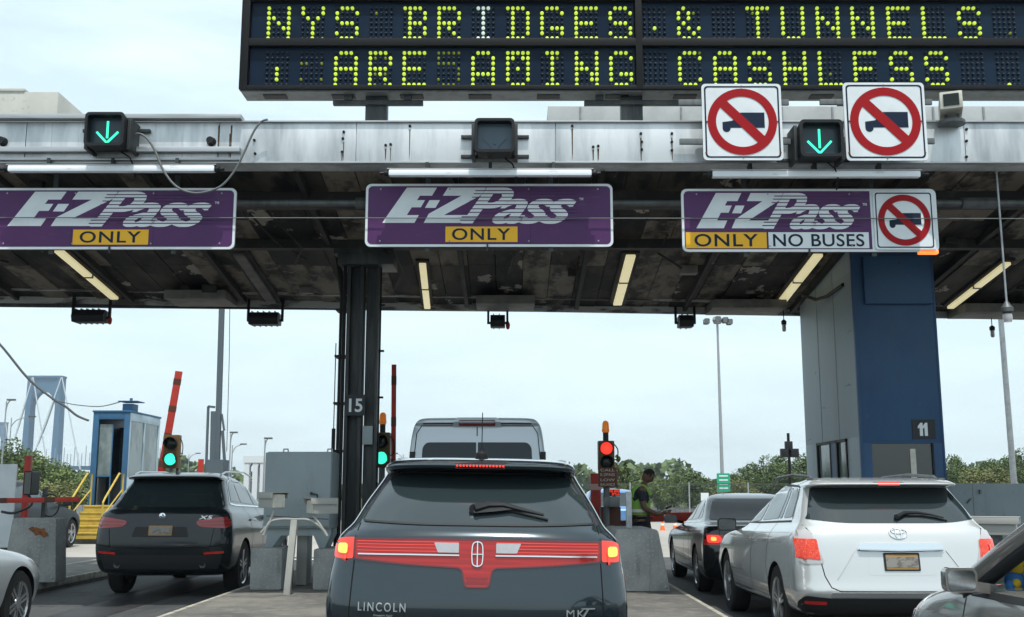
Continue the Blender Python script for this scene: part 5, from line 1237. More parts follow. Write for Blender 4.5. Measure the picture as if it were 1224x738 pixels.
m1.build('bracket', M['cabinet'], t, bevel=.004)
m1 = MB(); m1.tube([(wC*.93, .5, zt_), (wC*.93, .5, zt_+.35)], .028, 8); m1.tube([(wC*.93, .5, zt_+.35), (wC*.93, .5, zt_+1.6)], .008, 6); m1.build('aerial', M['black'], t)
a = px_(300, 700); b = px_(338, 700)
block('grey concrete block under the left end of the grey cabinet', a.x, b.x, cy-.1, cy+.75, px_(0, 655).z, name='concrete_block')
a = px_(375, 700); b = px_(412, 700)
block('grey concrete block under the right end of the grey cabinet, beside the dark crossover', a.x, b.x, cy-.1, cy+.75, px_(0, 656).z)
a = px_(353, 700, 16.1); b = px_(366, 700, 16.1)
block('narrow pale pedestal between the two concrete blocks', a.x, b.x, 16.1, 16.5, 1.05, M['whiteconcrete'], .02, 'pedestal', 'pedestal')
# leaning camera post
cy2 = 14.55
p0 = at(343, 708, cy2); p1 = at(352, 622, cy2)
t = thing('camera_post', 'leaning rusty white post with a curved crossbar carrying two cameras', 'post', (p0.x, cy2, .15))
m1 = MB(); m1.beam((0, 0, 0), (p1.x-p0.x, 0, p1.z-.15), .085, .085); m1.build('post', mat('rustypaint', (.36, .36, .33), .6, noise=[(9, (.22, .10, .05), .6, .68, 5), (3, (.4, .4, .37), .45, .7, 5)]), t, bevel=.008)
m1 = MB()
def L2(u, v): q = at(u, v, cy2); return Vector((q.x-p0.x, 0, q.z-.15))
m1.tube(smooth_pts([L2(315, 640), L2(322, 625), L2(335, 621), L2(352, 621), L2(370, 622), L2(385, 632), L2(391, 641)], 4), .019, 8)
m1.tube([L2(312, 637), L2(322, 626), L2(328, 610)], .018, 8); m1.tube([L2(391, 641), L2(382, 627), L2(373, 614)], .018, 8)
m1.build('crossbar', M['camshell'], t)
m1 = MB(); m1.beam(L2(318, 617)+Vector((0, .03, 0)), L2(392, 621)+Vector((0, .03, 0)), .012, .012); m1.build('wire', M['wire'], t)
seccam('boxy security camera on the left end of the leaning post, facing slightly left', 333, 598, cy2, 42, .42, .085, M['camhousing'])
seccam('boxy security camera on the right end of the leaning post, pointing back to the right', 371, 605, cy2, -55, .42, .085, M['camhousing'])
# right-hand camera
t_, p = seccam('pale security camera in front of the grey metal wall at far right', 1214, 629, 12.6, 62, .62, .085, M['camhousing'])
t = thing('camera_stand', 'short stand holding the pale camera at far right', 'stand', (p.x-.16, 12.75, .15))
m1 = MB(); m1.tube([(0, 0, 0), (0, 0, p.z-.15-.24)], .04, 10); m1.box(-.06, .06, -.05, .05, p.z-.15-.25, p.z-.15-.15); m1.box(-.09, .05, -.05, .05, p.z-.15-.15, p.z-.15-.075); m1.build('stem', M['steelgrey'], t, bevel=.006)
a = at(1140, 700, 13.2)

def traffic_light(name, u, vtop, vbot, y, on, label, group='small toll traffic lights', wd=.25, boards=False):
    p = at(u, (vtop+vbot)/2, y); a = at(u, vtop, y); b = at(u, vbot, y); h = a.z-b.z; zr = b.z-.15
    t = thing('traffic_light', label, 'traffic light', (p.x, y, .15), group=group)
    m1 = MB(); m1.box(-wd/2, wd/2, 0, .2, zr, zr+h); m1.build('housing', M['sigbrown'], t, bevel=.015)
    for k, f in enumerate((.74, .27)):
        z = zr+h*f; r = wd*.38
        m1 = MB(); n = 20; vs = []; fs = []
        for i, (rr, yy) in enumerate(((r*1.12, -.002), (r*1.12, -.12))):
            for q in range(n): aa = 2*math.pi*q/n; vs.append((rr*math.cos(aa), yy if math.sin(aa) > -.3 else max(yy, -.04), z+rr*math.sin(aa)))
        for q in range(n): fs.append((q, (q+1) % n, n+(q+1) % n, n+q))
        m1.add(vs, fs); o = m1.build('visor', M['blackplastic'], t); o.modifiers.new('s', 'SOLIDIFY').thickness = .006
        m1 = MB(); m1.lathe([(.001, -.035), (r*.6, -.028), (r, -.006), (r, .0)], (0, 0, z), 'y', 20)
        lit = (k == 0 and on == 'red') or (k == 1 and on == 'green')
        m1.build('lens', M['lensred'] if lit and k == 0 else M['lensgreen'] if lit else M['lensdark'], t, smooth=60)
    if boards != 'left':
        m1 = MB(); m1.tube([(0, .1, zr+h), (0, .1, zr+h+.13)], .045, 10); m1.build('neck', M['blackplastic'], t)
        m1 = MB(); m1.lathe([(.05, .13), (.06, .16), (.055, .20), (.05, .28), (.03, .31), (.001, .32)], (0, .1, zr+h), n=14); m1.build('beacon', M['amber'], t)
    m1 = MB(); m1.tube([(0, .1, 0), (0, .1, zr)], .05, 10); m1.build('pole', M['steelgrey'], t)
    m1 = MB(); m1.tube(smooth_pts([Vector((wd/2, .1, zr+h*.9)), Vector((wd/2+.06, .1, zr+h*.7)), Vector((wd/2+.05, .1, zr+h*.4)), Vector((wd/2, .1, zr+h*.35))], 4), .01, 6); m1.build('lead', M['black'], t)
    return t, p
traffic_light('', 456, 517, 559, 17, 'green', 'traffic light showing green right of the column numbered 15')
t, p = traffic_light('', 725, 527, 562, 17, 'red', 'traffic light showing red above a small brown notice, left of the officer')
a, b = at(715, 582, 17), at(737, 559, 17)
m1 = MB(); m1.box(a.x-p.x, b.x-p.x, -.03, .0, a.z-.15, b.z-.15); m1.build('notice', M['brownbox'], t, bevel=.005)
zz = b.z-.15; mt_ = mat('noticetext', (.45, .42, .38), .6)
for k, s_ in enumerate(('CALL', 'E-ZPASS', 'LOW', 'BALANCE')): text_fit('notice_lettering', s_, -.10, .12, zz-.07*k-.06-.01*(k > 1), zz-.07*k-.02-.01*(k > 1), -.031, mt_, t, th=.003)
m1 = MB(); a, b = at(723, 606, 16.9), at(741, 594, 16.9); m1.box(a.x-p.x, b.x-p.x, -.1, .2, a.z-.15, b.z-.15); m1.build('grey_box', M['steelgrey'], t, bevel=.01)
traffic_light('', 204, 520, 560, 24, 'green', 'traffic light showing green in the left lane beside the slanting raised arm', wd=.34, boards='left')
a, b = at(728, 593, 18), at(741, 585, 18)
t = thing('lane_display', 'small red electronic display beside the red traffic light', 'display', (a.x, 18, .15))
m1 = MB(); m1.box(0, b.x-a.x, 0, .1, a.z-.15, b.z-.15); m1.build('screen', M['brownbox'], t); m1 = MB(); m1.tube([((b.x-a.x)/2, .05, 0), ((b.x-a.x)/2, .05, a.z-.15)], .03, 8); m1.build('pole', M['steelgrey'], t)
m1 = MB(); random.seed(2)
for i in range(9):
    for j in range(4):
        if random.random() < .7: m1.box(.01+i*.019, .022+i*.019, -.004, -.001, a.z-.14+j*.025, a.z-.125+j*.025)
m1.build('lit_dots', M['lensred'], t, smooth=0)
# barrier cabinet brown
a, b = at(719, 634, 17.3), at(742, 606, 17.3)
t = thing('barrier_cabinet', 'reddish brown barrier cabinet below the red traffic light', 'cabinet', (a.x, 17.3, .15))
m1 = MB(); m1.box(0, b.x-a.x, 0, .35, 0, b.z-.15); m1.build('housing', M['brownbox'], t, bevel=.015); m1 = MB(); m1.box(.08, .2, -.004, -.001, b.z-.5, b.z-.44); m1.build('label_plate', M['signwhite'], t)
a, b = at(707, 640, 18), at(718, 566, 18)
t = thing('red_post', 'square red post left of the red traffic light', 'post', (a.x, 18, .15)); m1 = MB(); m1.box(0, b.x-a.x, 0, .15, 0, b.z-.15); m1.build('post', M['redpaint'], t, bevel=.01)
m1 = MB(); m1.box(-.01, b.x-a.x+.01, -.006, .0, b.z-.42, b.z-.32); m1.build('band', M['redwhite'], t)
def gate(u0, v0, u1, v1, y, w_, label, ncab=True):
    a, b = at(u0, v0, y), at(u1, v1, y)
    t = thing('barrier_gate', label, 'barrier gate', (a.x, y, .15), group='toll barrier arms')
    d = b-a; m1 = MB(); m1.beam((0, 0, a.z-.15), (d.x, 0, b.z-.15), w_, .04, up=(0, 1, 0)); m1.build('arm', M['redpaint'], t, bevel=.006)
    m1 = MB(); n = max(2, int(d.length/.5))
    for k in range(n):
        f = (k+.5)/n; f1 = f+.22/n; e0 = Vector((d.x*f, -.0, a.z-.15+(b.z-a.z)*f)); e1 = Vector((d.x*f1, 0, a.z-.15+(b.z-a.z)*f1)); m1.beam(e0, e1, w_+.004, .046, up=(0, 1, 0))
    m1.build('stripes', M['redpaint'] if w_ > .2 else M['brownbox'], t)
    if ncab:
        m1 = MB(); m1.box(-.2, .2, .05, .45, 0, max(.6, a.z-.15)); m1.build('housing', M['brownbox'], t, bevel=.02)
    return t
gate(470, 585, 471, 436, 17.4, .075, 'upright red barrier arm right of the green traffic light by the steel column')
gate(191, 575, 214, 444, 24.3, .16, 'slanting raised red barrier arm behind the black SUV')
gate(95, 597, -20, 599, 16.6, .075, 'lowered red barrier arm at far left above the stained concrete block', False)
t = thing('barrier_gate', 'lowered red barrier arm across the lane behind the officer', 'barrier gate', (at(742, 0, 21).x, 21, .15), group='toll barrier arms')
a, b = at(742, 619, 21), at(872, 617, 21)
m1 = MB(); m1.beam((0, 0, a.z-.15), (b.x-a.x, 0, b.z-.15), .04, .17); m1.build('arm', M['redpaint'], t, bevel=.006); m1 = MB(); m1.box(-.2, .1, -.1, .2, 0, a.z-.2); m1.build('housing', M['brownbox'], t, bevel=.02)
# left gate equipment
a, b = at(22, 650, 17.6), at(28, 545, 17.6)
t = thing('red_post', 'tall red post at far left beside the blank white panel', 'post', (a.x, 17.6, .15)); m1 = MB(); m1.box(0, .09, 0, .09, 0, b.z-.15); m1.build('post', M['redpaint'], t, bevel=.006)
a, b = at(-25, 645, 17.7), at(20.5, 555, 17.7)
t = thing('blank_sign', 'blank white panel at far left behind the red post', 'sign', (a.x, 17.7, .15)); m1 = MB(); m1.box(0, b.x-a.x, 0, .03, .45, b.z-.15); m1.build('panel', M['signwhite'], t); m1 = MB(); m1.box(.1, .15, .031, .08, 0, b.z-.3); m1.build('post', M['galv'], t)
a, b = at(27, 592, 16.9), at(39, 563, 16.9)
t = thing('lane_camera_box', 'upright black box on a bracket right of the red post at far left', 'equipment box', (a.x, 16.9, .15))
m1 = MB(); m1.prism(rrect(0, b.x-a.x, a.z-.15, b.z-.15, .03), 0, .28, 'y'); m1.build('box', M['blackplastic'], t)
m1 = MB(); m1.box(.015, b.x-a.x-.015, -.004, -.001, a.z-.13, b.z-.17); m1.build('glass', M['glassdark'], t)
m1 = MB(); m1.tube(smooth_pts([Vector((.05, .1, a.z-.15)), Vector((.1, .1, a.z-.30)), Vector((-.15, .1, a.z-.42)), Vector((-.35, .1, a.z-.40))], 5), .02, 8); m1.box(.3, .36, 0, .06, .9, a.z-.05); m1.tube([(.42+.13*math.cos(q), .05, 1.12+.17*math.sin(q)) for q in [2*math.pi*k/18 for k in range(19)]], .012, 6); m1.build('bracket', M['darksteel'], t)
x0_, x1_ = at(4, 650, 16.5).x, at(73, 650, 16.5).x+.0
zt_ = at(0, 618, 16.5).z
mb = MB(); mb.prism([(0, 0), (x1_-x0_-.04, 0), (x1_-x0_-.1, zt_-.17), (.1, zt_-.17)], 0, .40, 'y')
tag(mb.build('concrete_block', M['concrete'], bevel=.035, loc=(x0_, 16.5, .15)), 'large stained concrete block with a rust patch at far left under the lowered arm', 'concrete block')
mb = MB(); c0 = at(48, 636, 16.5); random.seed(4); pl = [(c0.x+.11*math.cos(q)*random.uniform(.5, 1.3)+.05*math.cos(q), c0.z+.07*math.sin(q)*random.uniform(.5, 1.3)-.05*math.cos(q)) for q in [2*math.pi*k/16 for k in range(16)]]
pl = [(a_[0]-x0_, a_[1]-.15) for a_ in pl]; mb.add([(p_[0], -.003, p_[1]) for p_ in pl], [tuple(range(16))]); bpy_o = mb.build('rust_patch', M['rust'], bpy.data.objects['concrete_block'] if False else None, smooth=0)
for o in bpy.data.objects:
    if o.name.startswith('concrete_block') and 'rust patch' in o.get('label', ''): bpy_o.parent = o
# barrier block right of the crossover
x0_, x1_ = at(728, 680, 14.9).x, at(797, 700, 14.9).x; zt_ = at(0, 633, 14.9).z
mb = MB(); mb.prism(rpoly([(0, 0), (x1_-x0_+.05, 0), (x1_-x0_-.02, zt_*.4), (x1_-x0_-.10, zt_-.15), (.1, zt_-.15), (0, .3)], [.01, .02, .3, .05, .05, .1]), 0, 1.6, 'y')
tag(mb.build('concrete_block', M['concrete'], bevel=.02, loc=(x0_, 14.9, .15)), 'smooth grey concrete barrier block in front of the officer', 'concrete block')
a = at(754, 632, 15.6); t = thing('bollard', 'slim grey post on the barrier block beside the officer', 'post', (a.x-.03, 15.6, .15)); b = at(757, 588, 15.6); m1 = MB(); m1.box(-.03, .05, 0, .06, 0, b.z-.15); m1.build('post', M['galv'], t, bevel=.006)
# white barriers and cones beyond the officer
for k in range(3):
    continue; mb = MB(); mb.prism([(-.25, 0), (.25, 0), (.12, .35), (.08, .82), (-.08, .82), (-.12, .35)], 0, 2.0, 'y')
    o = mb.build('traffic_barrier', M['whiteconcrete'], bevel=.02, loc=(x+2, 26+k*.25, .0)); o.rotation_euler = (0, 0, R(90))
    tag(o, ('white concrete barrier beyond the officer, leftmost of three', 'white concrete barrier beyond the lowered arm, middle of three', 'white concrete barrier beyond the lowered arm, partly behind the black saloon')[k], 'barrier', 'white concrete barriers')
for k, u in enumerate((792, 807, 817)):
    y = 44; x = at(u, 634, y).x; t = thing('traffic_cone', ('orange traffic cone just right of the officer', 'orange traffic cone standing in the middle of the three', 'orange traffic cone nearest the black saloon')[k], 'cone', (x, y, 0), group='orange cones')
    m1 = MB(); m1.lathe([(.15, .02), (.11, .25), (.07, .45), (.03, .7), (.001, .71)], n=14); m1.box(-.19, .19, -.19, .19, 0, .025); t.scale = (.7, .7, .6); m1.build('cone', M['orange'], t); m1 = MB(); m1.lathe([(.098, .33), (.073, .47)], n=14); m1.build('band', M['signwhite'], t)

# blue booth with yellow steps
M['boothpale'] = mat('booth_pale', (.40, .50, .56), .5, noise=[((2, 2, .6), (.30, .39, .45), .45, .7, 5)])
bxx = at(105, 600, 34).x; by = 34.0
t = thing('toll_booth', 'small blue toll booth with pale right side and open doorway, up yellow steps', 'toll booth', (bxx, by, .15))
Wb = at(149, 600, 34).x-bxx; Db = 3.0; z0 = at(0, 604, 34).z-.15; z1 = at(0, 493, 34).z-.15
m1 = MB(); m1.box(-.3, Wb+.1, -.1, Db+.2, 0, z0); m1.build('plinth', M['concrete'], t)
m1 = MB(); dx0, dx1 = Wb*.16, Wb*.86
m1.box(0, dx0, 0, .08, z0, z1); m1.box(dx1, Wb, 0, .08, z0, z1); m1.box(dx0, dx1, 0, .08, z1-.22, z1); m1.box(0, .06, .08, Db, z0, z1); m1.box(.06, Wb-.0, Db-.06, Db, z0, z0+1); m1.build('front_frame', M['bluebooth'], t, bevel=.01)
m1 = MB(); m1.box(Wb-.06, Wb, .08, Db, z0, z0+.85); m1.box(Wb-.06, Wb, .08, Db, z1-.25, z1); m1.box(Wb-.06, Wb, .08, .18, z0+.85, z1-.25); m1.box(Wb-.06, Wb, 1.45, 1.53, z0+.85, z1-.25); m1.box(Wb-.06, Wb, Db-.12, Db, z0+.85, z1-.25); m1.build('side_wall', M['boothpale'], t, bevel=.004)
m1 = MB(); m1.box(Wb-.04, Wb-.03, .16, Db-.1, z0+.83, z1-.23); m1.build('side_window', M['glasspane'], t)
m1 = MB(); m1.box(-.03, Wb+.03, -.03, Db+.03, z1, z1+.06); m1.build('roof', M['bluebooth'], t, bevel=.02)
m1 = MB(); m1.box(.07, Wb-.07, Db-.75, Db-.7, z0+.9, z1-.35); m1.build('rear_window', M['glasspane'], t)
m1 = MB(); m1.box(dx0+.02, dx0+.06, .1, .75, z0, z1-.36); m1.build('door', M['steelgrey'], t, bevel=.005)
m1 = MB(); m1.box(dx0+.01, Wb*.52, .09, .12, z0+.9, z1-.37); m1.build('door_glass', M['glasspane'], t)
m1 = MB(); m1.box(dx0, Wb*.52, .085, .125, z0+.86, z0+.9); m1.box(Wb*.52, Wb*.55, .085, .125, z0, z1-.37); m1.build('door_frame', M['bluebooth'], t)
m1 = MB(); m1.box(dx0, dx1, 1.2, 1.25, z0, z0+.95); m1.box(dx1-.35, dx1-.28, 1.1, 1.2, z0, z1-.36); m1.box(.06, Wb-.06, Db-.3, Db-.22, z0, z1-.3); m1.build('counter', M['steelgrey'], t)
m1 = MB(); m1.box(Wb*.66, Wb*.95, .4, .9, z1+.06, z1+.30); m1.box(Wb*.55, Wb*1.1, .3, 1.0, z1+.36, z1+.39); m1.tube([(Wb*.8, .7, z1+.4), (Wb*.8, .7, z1+.5)], .05, 8); m1.build('roof_vent', M['bluebooth'], t, bevel=.01)
a = at(85, 640, 32.4); b = at(126, 640, 32.4)
t = thing('yellow_steps', 'flight of yellow steps with two yellow handrails in front of the blue booth', 'steps', (a.x, 32.0, .15))
ws = b.x-a.x; n = 5; hs = z0/n
for k in range(n):
    m1 = MB(); m1.box(0, ws, k*.3, k*.3+.34, hs*(k+1)-.05, hs*(k+1)); m1.box(.01, ws-.01, k*.3+.02, k*.3+.05, hs*k, hs*(k+1)-.05); m1.build('step', M['yellowpaint'], t, bevel=.008)
for x in (.02, ws-.02):
    m1 = MB(); m1.tube([(x, .1, hs), (x, .1, hs+.85), (x, .25, hs+.98), (x, n*.3-.2, z0+.95), (x, n*.3+.15, z0+.95), (x, n*.3+.15, z0-.02)], .03, 8); m1.tube([(x, .1, hs+.45), (x, n*.3+.1, z0+.45)], .022, 8); m1.build('handrail', M['yellowpaint'], t)
# big crane-like mast behind (left of centre)
y = 60
t = thing('pile_mast', 'tall dark steel mast with side struts rising behind the black SUV', 'mast', (at(257, 560, y).x, y, 0))
def T(u, v, yy=60): q = at(u, v, yy); return Vector((q.x-t.location.x, yy-60, q.z))
m1 = MB(); m1.beam(T(257, 640), T(266, 340), .27, .27); m1.build('mast', M['mastdark'], t)
m1 = MB(); m1.beam(T(254, 590), T(256, 492), .3, .3); m1.beam(T(245, 600), T(249, 486), .12, .12); m1.beam(T(249, 486), T(257, 487), .12, .12); m1.beam(T(266, 515), T(271, 590), .14, .14); m1.beam(T(265, 495), T(268, 515), .1, .1); m1.box(T(250, 560).x, T(270, 560).x, -.6, .6, 0, T(0, 550).z); m1.build('struts', M['mastdark'], t)
m1 = MB(); m1.tube([T(274, 430), T(271, 540)], .02, 6); m1.tube([T(275, 340), T(274, 430)], .02, 6); m1.build('rope', M['wire'], t)
a, b = at(236, 570, 40), at(243, 549, 40)
m1 = MB(); m1.box(0, b.x-a.x, 0, .1, 0, b.z); tag(m1.build('red_marker', M['redpaint'], loc=(a.x, 40, 0)), 'small red upright marker between the raised arm and the steel mast', 'marker')

# lamps and poles
def street_lamp(u, vt, y, label, arm=0, r=.07, double=False, group='distant street lamps'):
    p = at(u, vt, y); t = thing('street_lamp', label, 'street lamp', (p.x, y, 0), group=group)
    m1 = MB(); m1.tube([(0, 0, 0), (0, 0, p.z-.1)], [r*1.0, r*.55], 8)
    if arm: m1.tube(smooth_pts([Vector((0, 0, p.z-.8)), Vector((arm*.3, 0, p.z-.25)), Vector((arm, 0, p.z))], 4), r*.5, 6)
    if double: m1.tube(smooth_pts([Vector((0, 0, p.z-.8)), Vector((-arm*.3, 0, p.z-.25)), Vector((-arm, 0, p.z))], 4), r*.5, 6)
    m1.build('pole', M['galv'], t)
    m1 = MB(); m1.box(arm-.26, arm+.26, -.12, .12, p.z-.06, p.z+.05)
    if double: m1.box(-arm-.3, -arm+.3, -.15, .15, p.z-.1, p.z+.05)
    m1.build('lamp_head', M['steelgrey'], t, bevel=.02)
street_lamp(8, 478, 70, 'thin street lamp at far left in front of the bridge tower', .3)
street_lamp(14, 498, 85, 'curved street lamp at far left with its arm towards the bridge tower', 1.6)
street_lamp(276, 517, 75, 'straight street lamp just right of the steel mast', .2)
street_lamp(278, 531, 90, 'street lamp with a long arm right of the steel mast', .9)
street_lamp(317, 524, 70, 'straight street lamp above the pale arched structure', .2)
street_lamp(226, 542, 120, 'faint double street lamp left of the steel mast', 1.0, double=True)
street_lamp(482, 542, 110, 'faint street lamp left of the pale van', -.8)
# high mast with cluster of floods, green sign
p = at(863, 385, 60); t = thing('high_mast_lamp', 'tall thin lamp mast with a cluster of floodlights, left of the blue column', 'lamp mast', (at(863, 560, 60).x, 60, 0))
m1 = MB(); m1.tube([(0, 0, 0), (0, 0, p.z)], [.11, .06], 10); m1.build('mast', M['galv'], t)
m1 = MB(); m1.lathe([(.2, p.z-.1), (.28, p.z+.1), (.22, p.z+.28)], n=16); m1.build('ring', M['galv'], t)
for dx, dz in ((-.62, -.02), (.42, .05), (0, .10), (.66, -.05)):
    m1 = MB(); m1.prism(rrect(dx-.15, dx+.15, p.z+dz-.12, p.z+dz+.18, .06), -.3, .15, 'y'); m1.build('lamp_head', M['steelgrey'], t)
a, b = at(857, 588, 59.8), at(872, 566, 59.8)
t = thing('highway_sign', 'small green highway sign on the tall lamp mast', 'road sign', (a.x, 59.7, a.z)); m1 = MB(); m1.prism(rrect(0, b.x-a.x, 0, b.z-a.z, .05), 0, .04, 'y'); m1.build('panel', M['greensign'], t)
m1 = MB()
for k in range(4): m1.box(.12, b.x-a.x-.12, -.006, -.002, .15+k*.22, .22+k*.22)
m1.build('legend_bars', M['signwhite'], t, smooth=0)
p = at(1197, 392, 26); q = at(1213, 575, 26)
t = thing('lamp_pole', 'plain grey pole behind the canopy at far right', 'pole', (at(1211, 560, 26).x, 26, 0)); m1 = MB(); m1.tube([(0, 0, 0), (at(1194, 360, 26).x-t.location.x, 0, p.z+4)], [.075, .055], 10); m1.build('pole', M['galv'], t)
m1 = MB(); m1.lathe([(.16, 0), (.16, .03), (.1, .08)], n=12); m1.build('base', M['galv'], t)
p = at(942, 518, 45); t = thing('signal_pole', 'thin dark pole with small devices left of the blue column', 'pole', (p.x, 45, 0)); m1 = MB(); m1.tube([(0, 0, 0), (0, 0, p.z)], .06, 8); m1.build('pole', M['black'], t)
m1 = MB(); z = at(0, 541, 45).z; m1.box(-.35, -.05, -.15, .1, z-.2, z+.15); m1.box(.05, .38, -.15, .1, z-.2, z+.15); m1.box(-.15, .15, -.1, .1, z+.1, z+.45); m1.build('devices', M['blackplastic'], t, bevel=.02)
a, b = at(838, 599, 40), at(847, 591, 40)
t = thing('small_sign', 'small white sign beyond the fence, above the black saloon roof', 'sign', (a.x, 40, 0)); m1 = MB(); m1.box(0, b.x-a.x, 0, .03, a.z, b.z+.05); m1.build('panel', M['signwhite'], t); m1 = MB(); m1.box(.1, .16, .03, .06, 0, b.z); m1.build('post', M['galv'], t)
# fence
t = thing('chain_link_fence', 'dark chain link fence beyond the officer and the lamp mast', 'fence', (3.0, 56, 0))
m1 = MB(); m1.box(0, 30, 0, .04, 1.9, 1.95)
for k in range(120): m1.box(k*.25, k*.25+.012, .01, .02, .05, 1.9)
for k in range(24): m1.box(0, 30, .005, .015, .08+k*.08, .09+k*.08)
m1.build('mesh_panel', M['fence'], t, smooth=0); m1 = MB()
for k in range(11): m1.box(k*3-.03, k*3+.03, -.03, .05, 0, 2.0)
m1.build('posts', M['galv'], t)
# pale arched structure
t = thing('arched_structure', 'pale concrete arched frame behind the grey cabinet', 'concrete frame', (at(292, 590, 90).x, 90, 0))
def T(u, v): q = at(u, v, 90); return Vector((q.x-t.location.x, 0, q.z))
m1 = MB(); a = T(292, 552); b = T(330, 546); m1.box(a.x, b.x, -.4, .4, a.z-.1, a.z+.45)
for u in (293, 303, 312): q = T(u, 560); m1.box(q.x, q.x+.42, -.35, .35, 0, a.z-.1); 
for u in (297, 307): q = T(u, 560); m1.prism([(q.x+.12, a.z-.1), (q.x+.35, a.z-.1), (q.x+.12, a.z-.5)], -.3, .3, 'y')
m1.build('frame', M['farwhite'], t)

# ================================================================== officer
def skin_chain(name, verts, edges, radii, m, parent, sub=2, root=0):
    me = bpy.data.meshes.new(name); me.from_pydata(verts, edges, []); o = bpy.data.objects.new(name, me); COL.objects.link(o)
    sk = o.modifiers.new('s', 'SKIN'); sk.use_smooth_shade = True
    for i, r in enumerate(radii):
        rr = r if isinstance(r, tuple) else (r, r); me.skin_vertices[0].data[i].radius = rr
    me.skin_vertices[0].data[root].use_root = True
    sb = o.modifiers.new('u', 'SUBSURF'); sb.levels = sub; sb.render_levels = sub
    dg = bpy.context.evaluated_depsgraph_get(); dg.update(); nm = bpy.data.meshes.new_from_object(o.evaluated_get(dg)); bpy.data.objects.remove(o)
    nm.materials.clear(); nm.materials.append(m); nm.polygons.foreach_set('use_smooth', [True]*len(nm.polygons)); nm.name = name
    for p in nm.polygons: p.material_index = 0
    return put(bpy.data.objects.new(name, nm), parent)
po = at(770, 600, 17.2)
per = thing('person', 'officer in dark uniform and yellow-green vest, head bowed over a handheld device', 'person', (po.x-.06, 17.2, .15), (0, 0, 0)); per.scale = (.96, .96, .96)
# local: x to the right (direction faced mostly +x and slightly to camera), z up
V = [(0, 0, .92), (.0, 0, 1.08), (.0, 0, 1.25), (.02, 0, 1.40), (.05, 0, 1.485), (.10, 0, 1.56),
     (.0, -.17, 1.40), (.03, -.22, 1.12), (.26, -.16, 1.02), (.36, -.10, 1.04),
     (.0, .17, 1.40), (.04, .22, 1.13), (.26, .14, 1.03), (.36, .06, 1.05),
     (.0, -.10, .86), (.02, -.11, .48), (.0, -.11, .09), (.16, -.12, .05), (.0, .10, .86), (-.04, .11, .48), (-.06, .11, .09), (.10, .12, .05)]
E = [(0, 1), (1, 2), (2, 3), (3, 4), (4, 5), (3, 6), (6, 7), (7, 8), (8, 9), (3, 10), (10, 11), (11, 12), (12, 13), (0, 14), (14, 15), (15, 16), (16, 17), (0, 18), (18, 19), (19, 20), (20, 21)]
Rr = [(.13, .13), (.13, .125), (.14, .14), (.13, .14), .066, .055, .075, .05, .038, .028, .075, .05, .038, .028, .10, .075, .05, .045, .10, .075, .05, .045]
skin_chain('body', V, E, Rr, M['skin'], per)
# head with face
m1 = MB(); hc = Vector((.135, 0, 1.635)); n = 20; vs = []; fs = []
tilt = Matrix.Rotation(R(38), 4, 'Y') @ Matrix.Rotation(R(90), 4, 'Z')
def headp(th, ph):
    x = math.cos(th)*math.sin(ph); y = math.sin(th)*math.sin(ph); z = math.cos(ph)
    X_, Y_, Z_ = x*.076, y*.098, z*.118
    if z < 0: X_ *= 1+.28*z*abs(z); Y_ = Y_*(1+.12*z) - (.012*abs(z) if y < 0 else 0)
    if y < -.75 and -.3 < z < .12: Y_ -= .02*max(0, 1-abs(x)*4.5)*max(0, 1-abs(z+.12)*4)
    if y < -.4 and abs(z-.08) < .14 and .2 < abs(x) < .62: Y_ += .010
    return tilt @ Vector((X_, Y_, Z_))+hc
for j in range(17):
    for k in range(28): vs.append(headp(2*math.pi*k/28, math.pi*(j+.02)/16.04))
for j in range(16):
    for k in range(28): fs.append((j*28+k, j*28+(k+1) % 28, (j+1)*28+(k+1) % 28, (j+1)*28+k))
m1.add(vs, fs); m1.build('head', M['skin'], per, smooth=80)
m1 = MB(); vs = []; fs = []
for j in range(9):
    for k in range(28):
        p = headp(2*math.pi*k/28, math.pi*(j+.02)/16.04*1.02); y_ = math.sin(2*math.pi*k/28)
        vs.append(hc+(p-hc)*(1.06 if (y_ > -.35 or j < 5) else .97))
for j in range(8):
    for k in range(28): fs.append((j*28+k, j*28+(k+1) % 28, (j+1)*28+(k+1) % 28, (j+1)*28+k))
m1.add(vs, fs); m1.build('hair', M['hair'], per, smooth=80)
m1 = MB()
for s in (-1, 1): e = tilt @ Vector((s*.03, -.088, .01))+hc; blob(m1, e, .011, 10)
m1.build('eyes', M['black'], per, smooth=80)
m1 = MB()
for s in (-1, 1):
    e = tilt @ Vector((s*.078, .005, .0))+hc; m1.lathe([(.001, -.006), (.02, -.004), (.022, .004), (.001, .008)], e, 'y', 12)
m1.build('ears', M['skin'], per, smooth=80)
m1 = MB(); e = tilt @ Vector((0, -.094, -.052))+hc; m1.box(e.x-.004, e.x+.006, e.y-.024, e.y+.024, e.z-.005, e.z+.005); m1.build('mouth', M['brownbox'], per, bevel=.003)
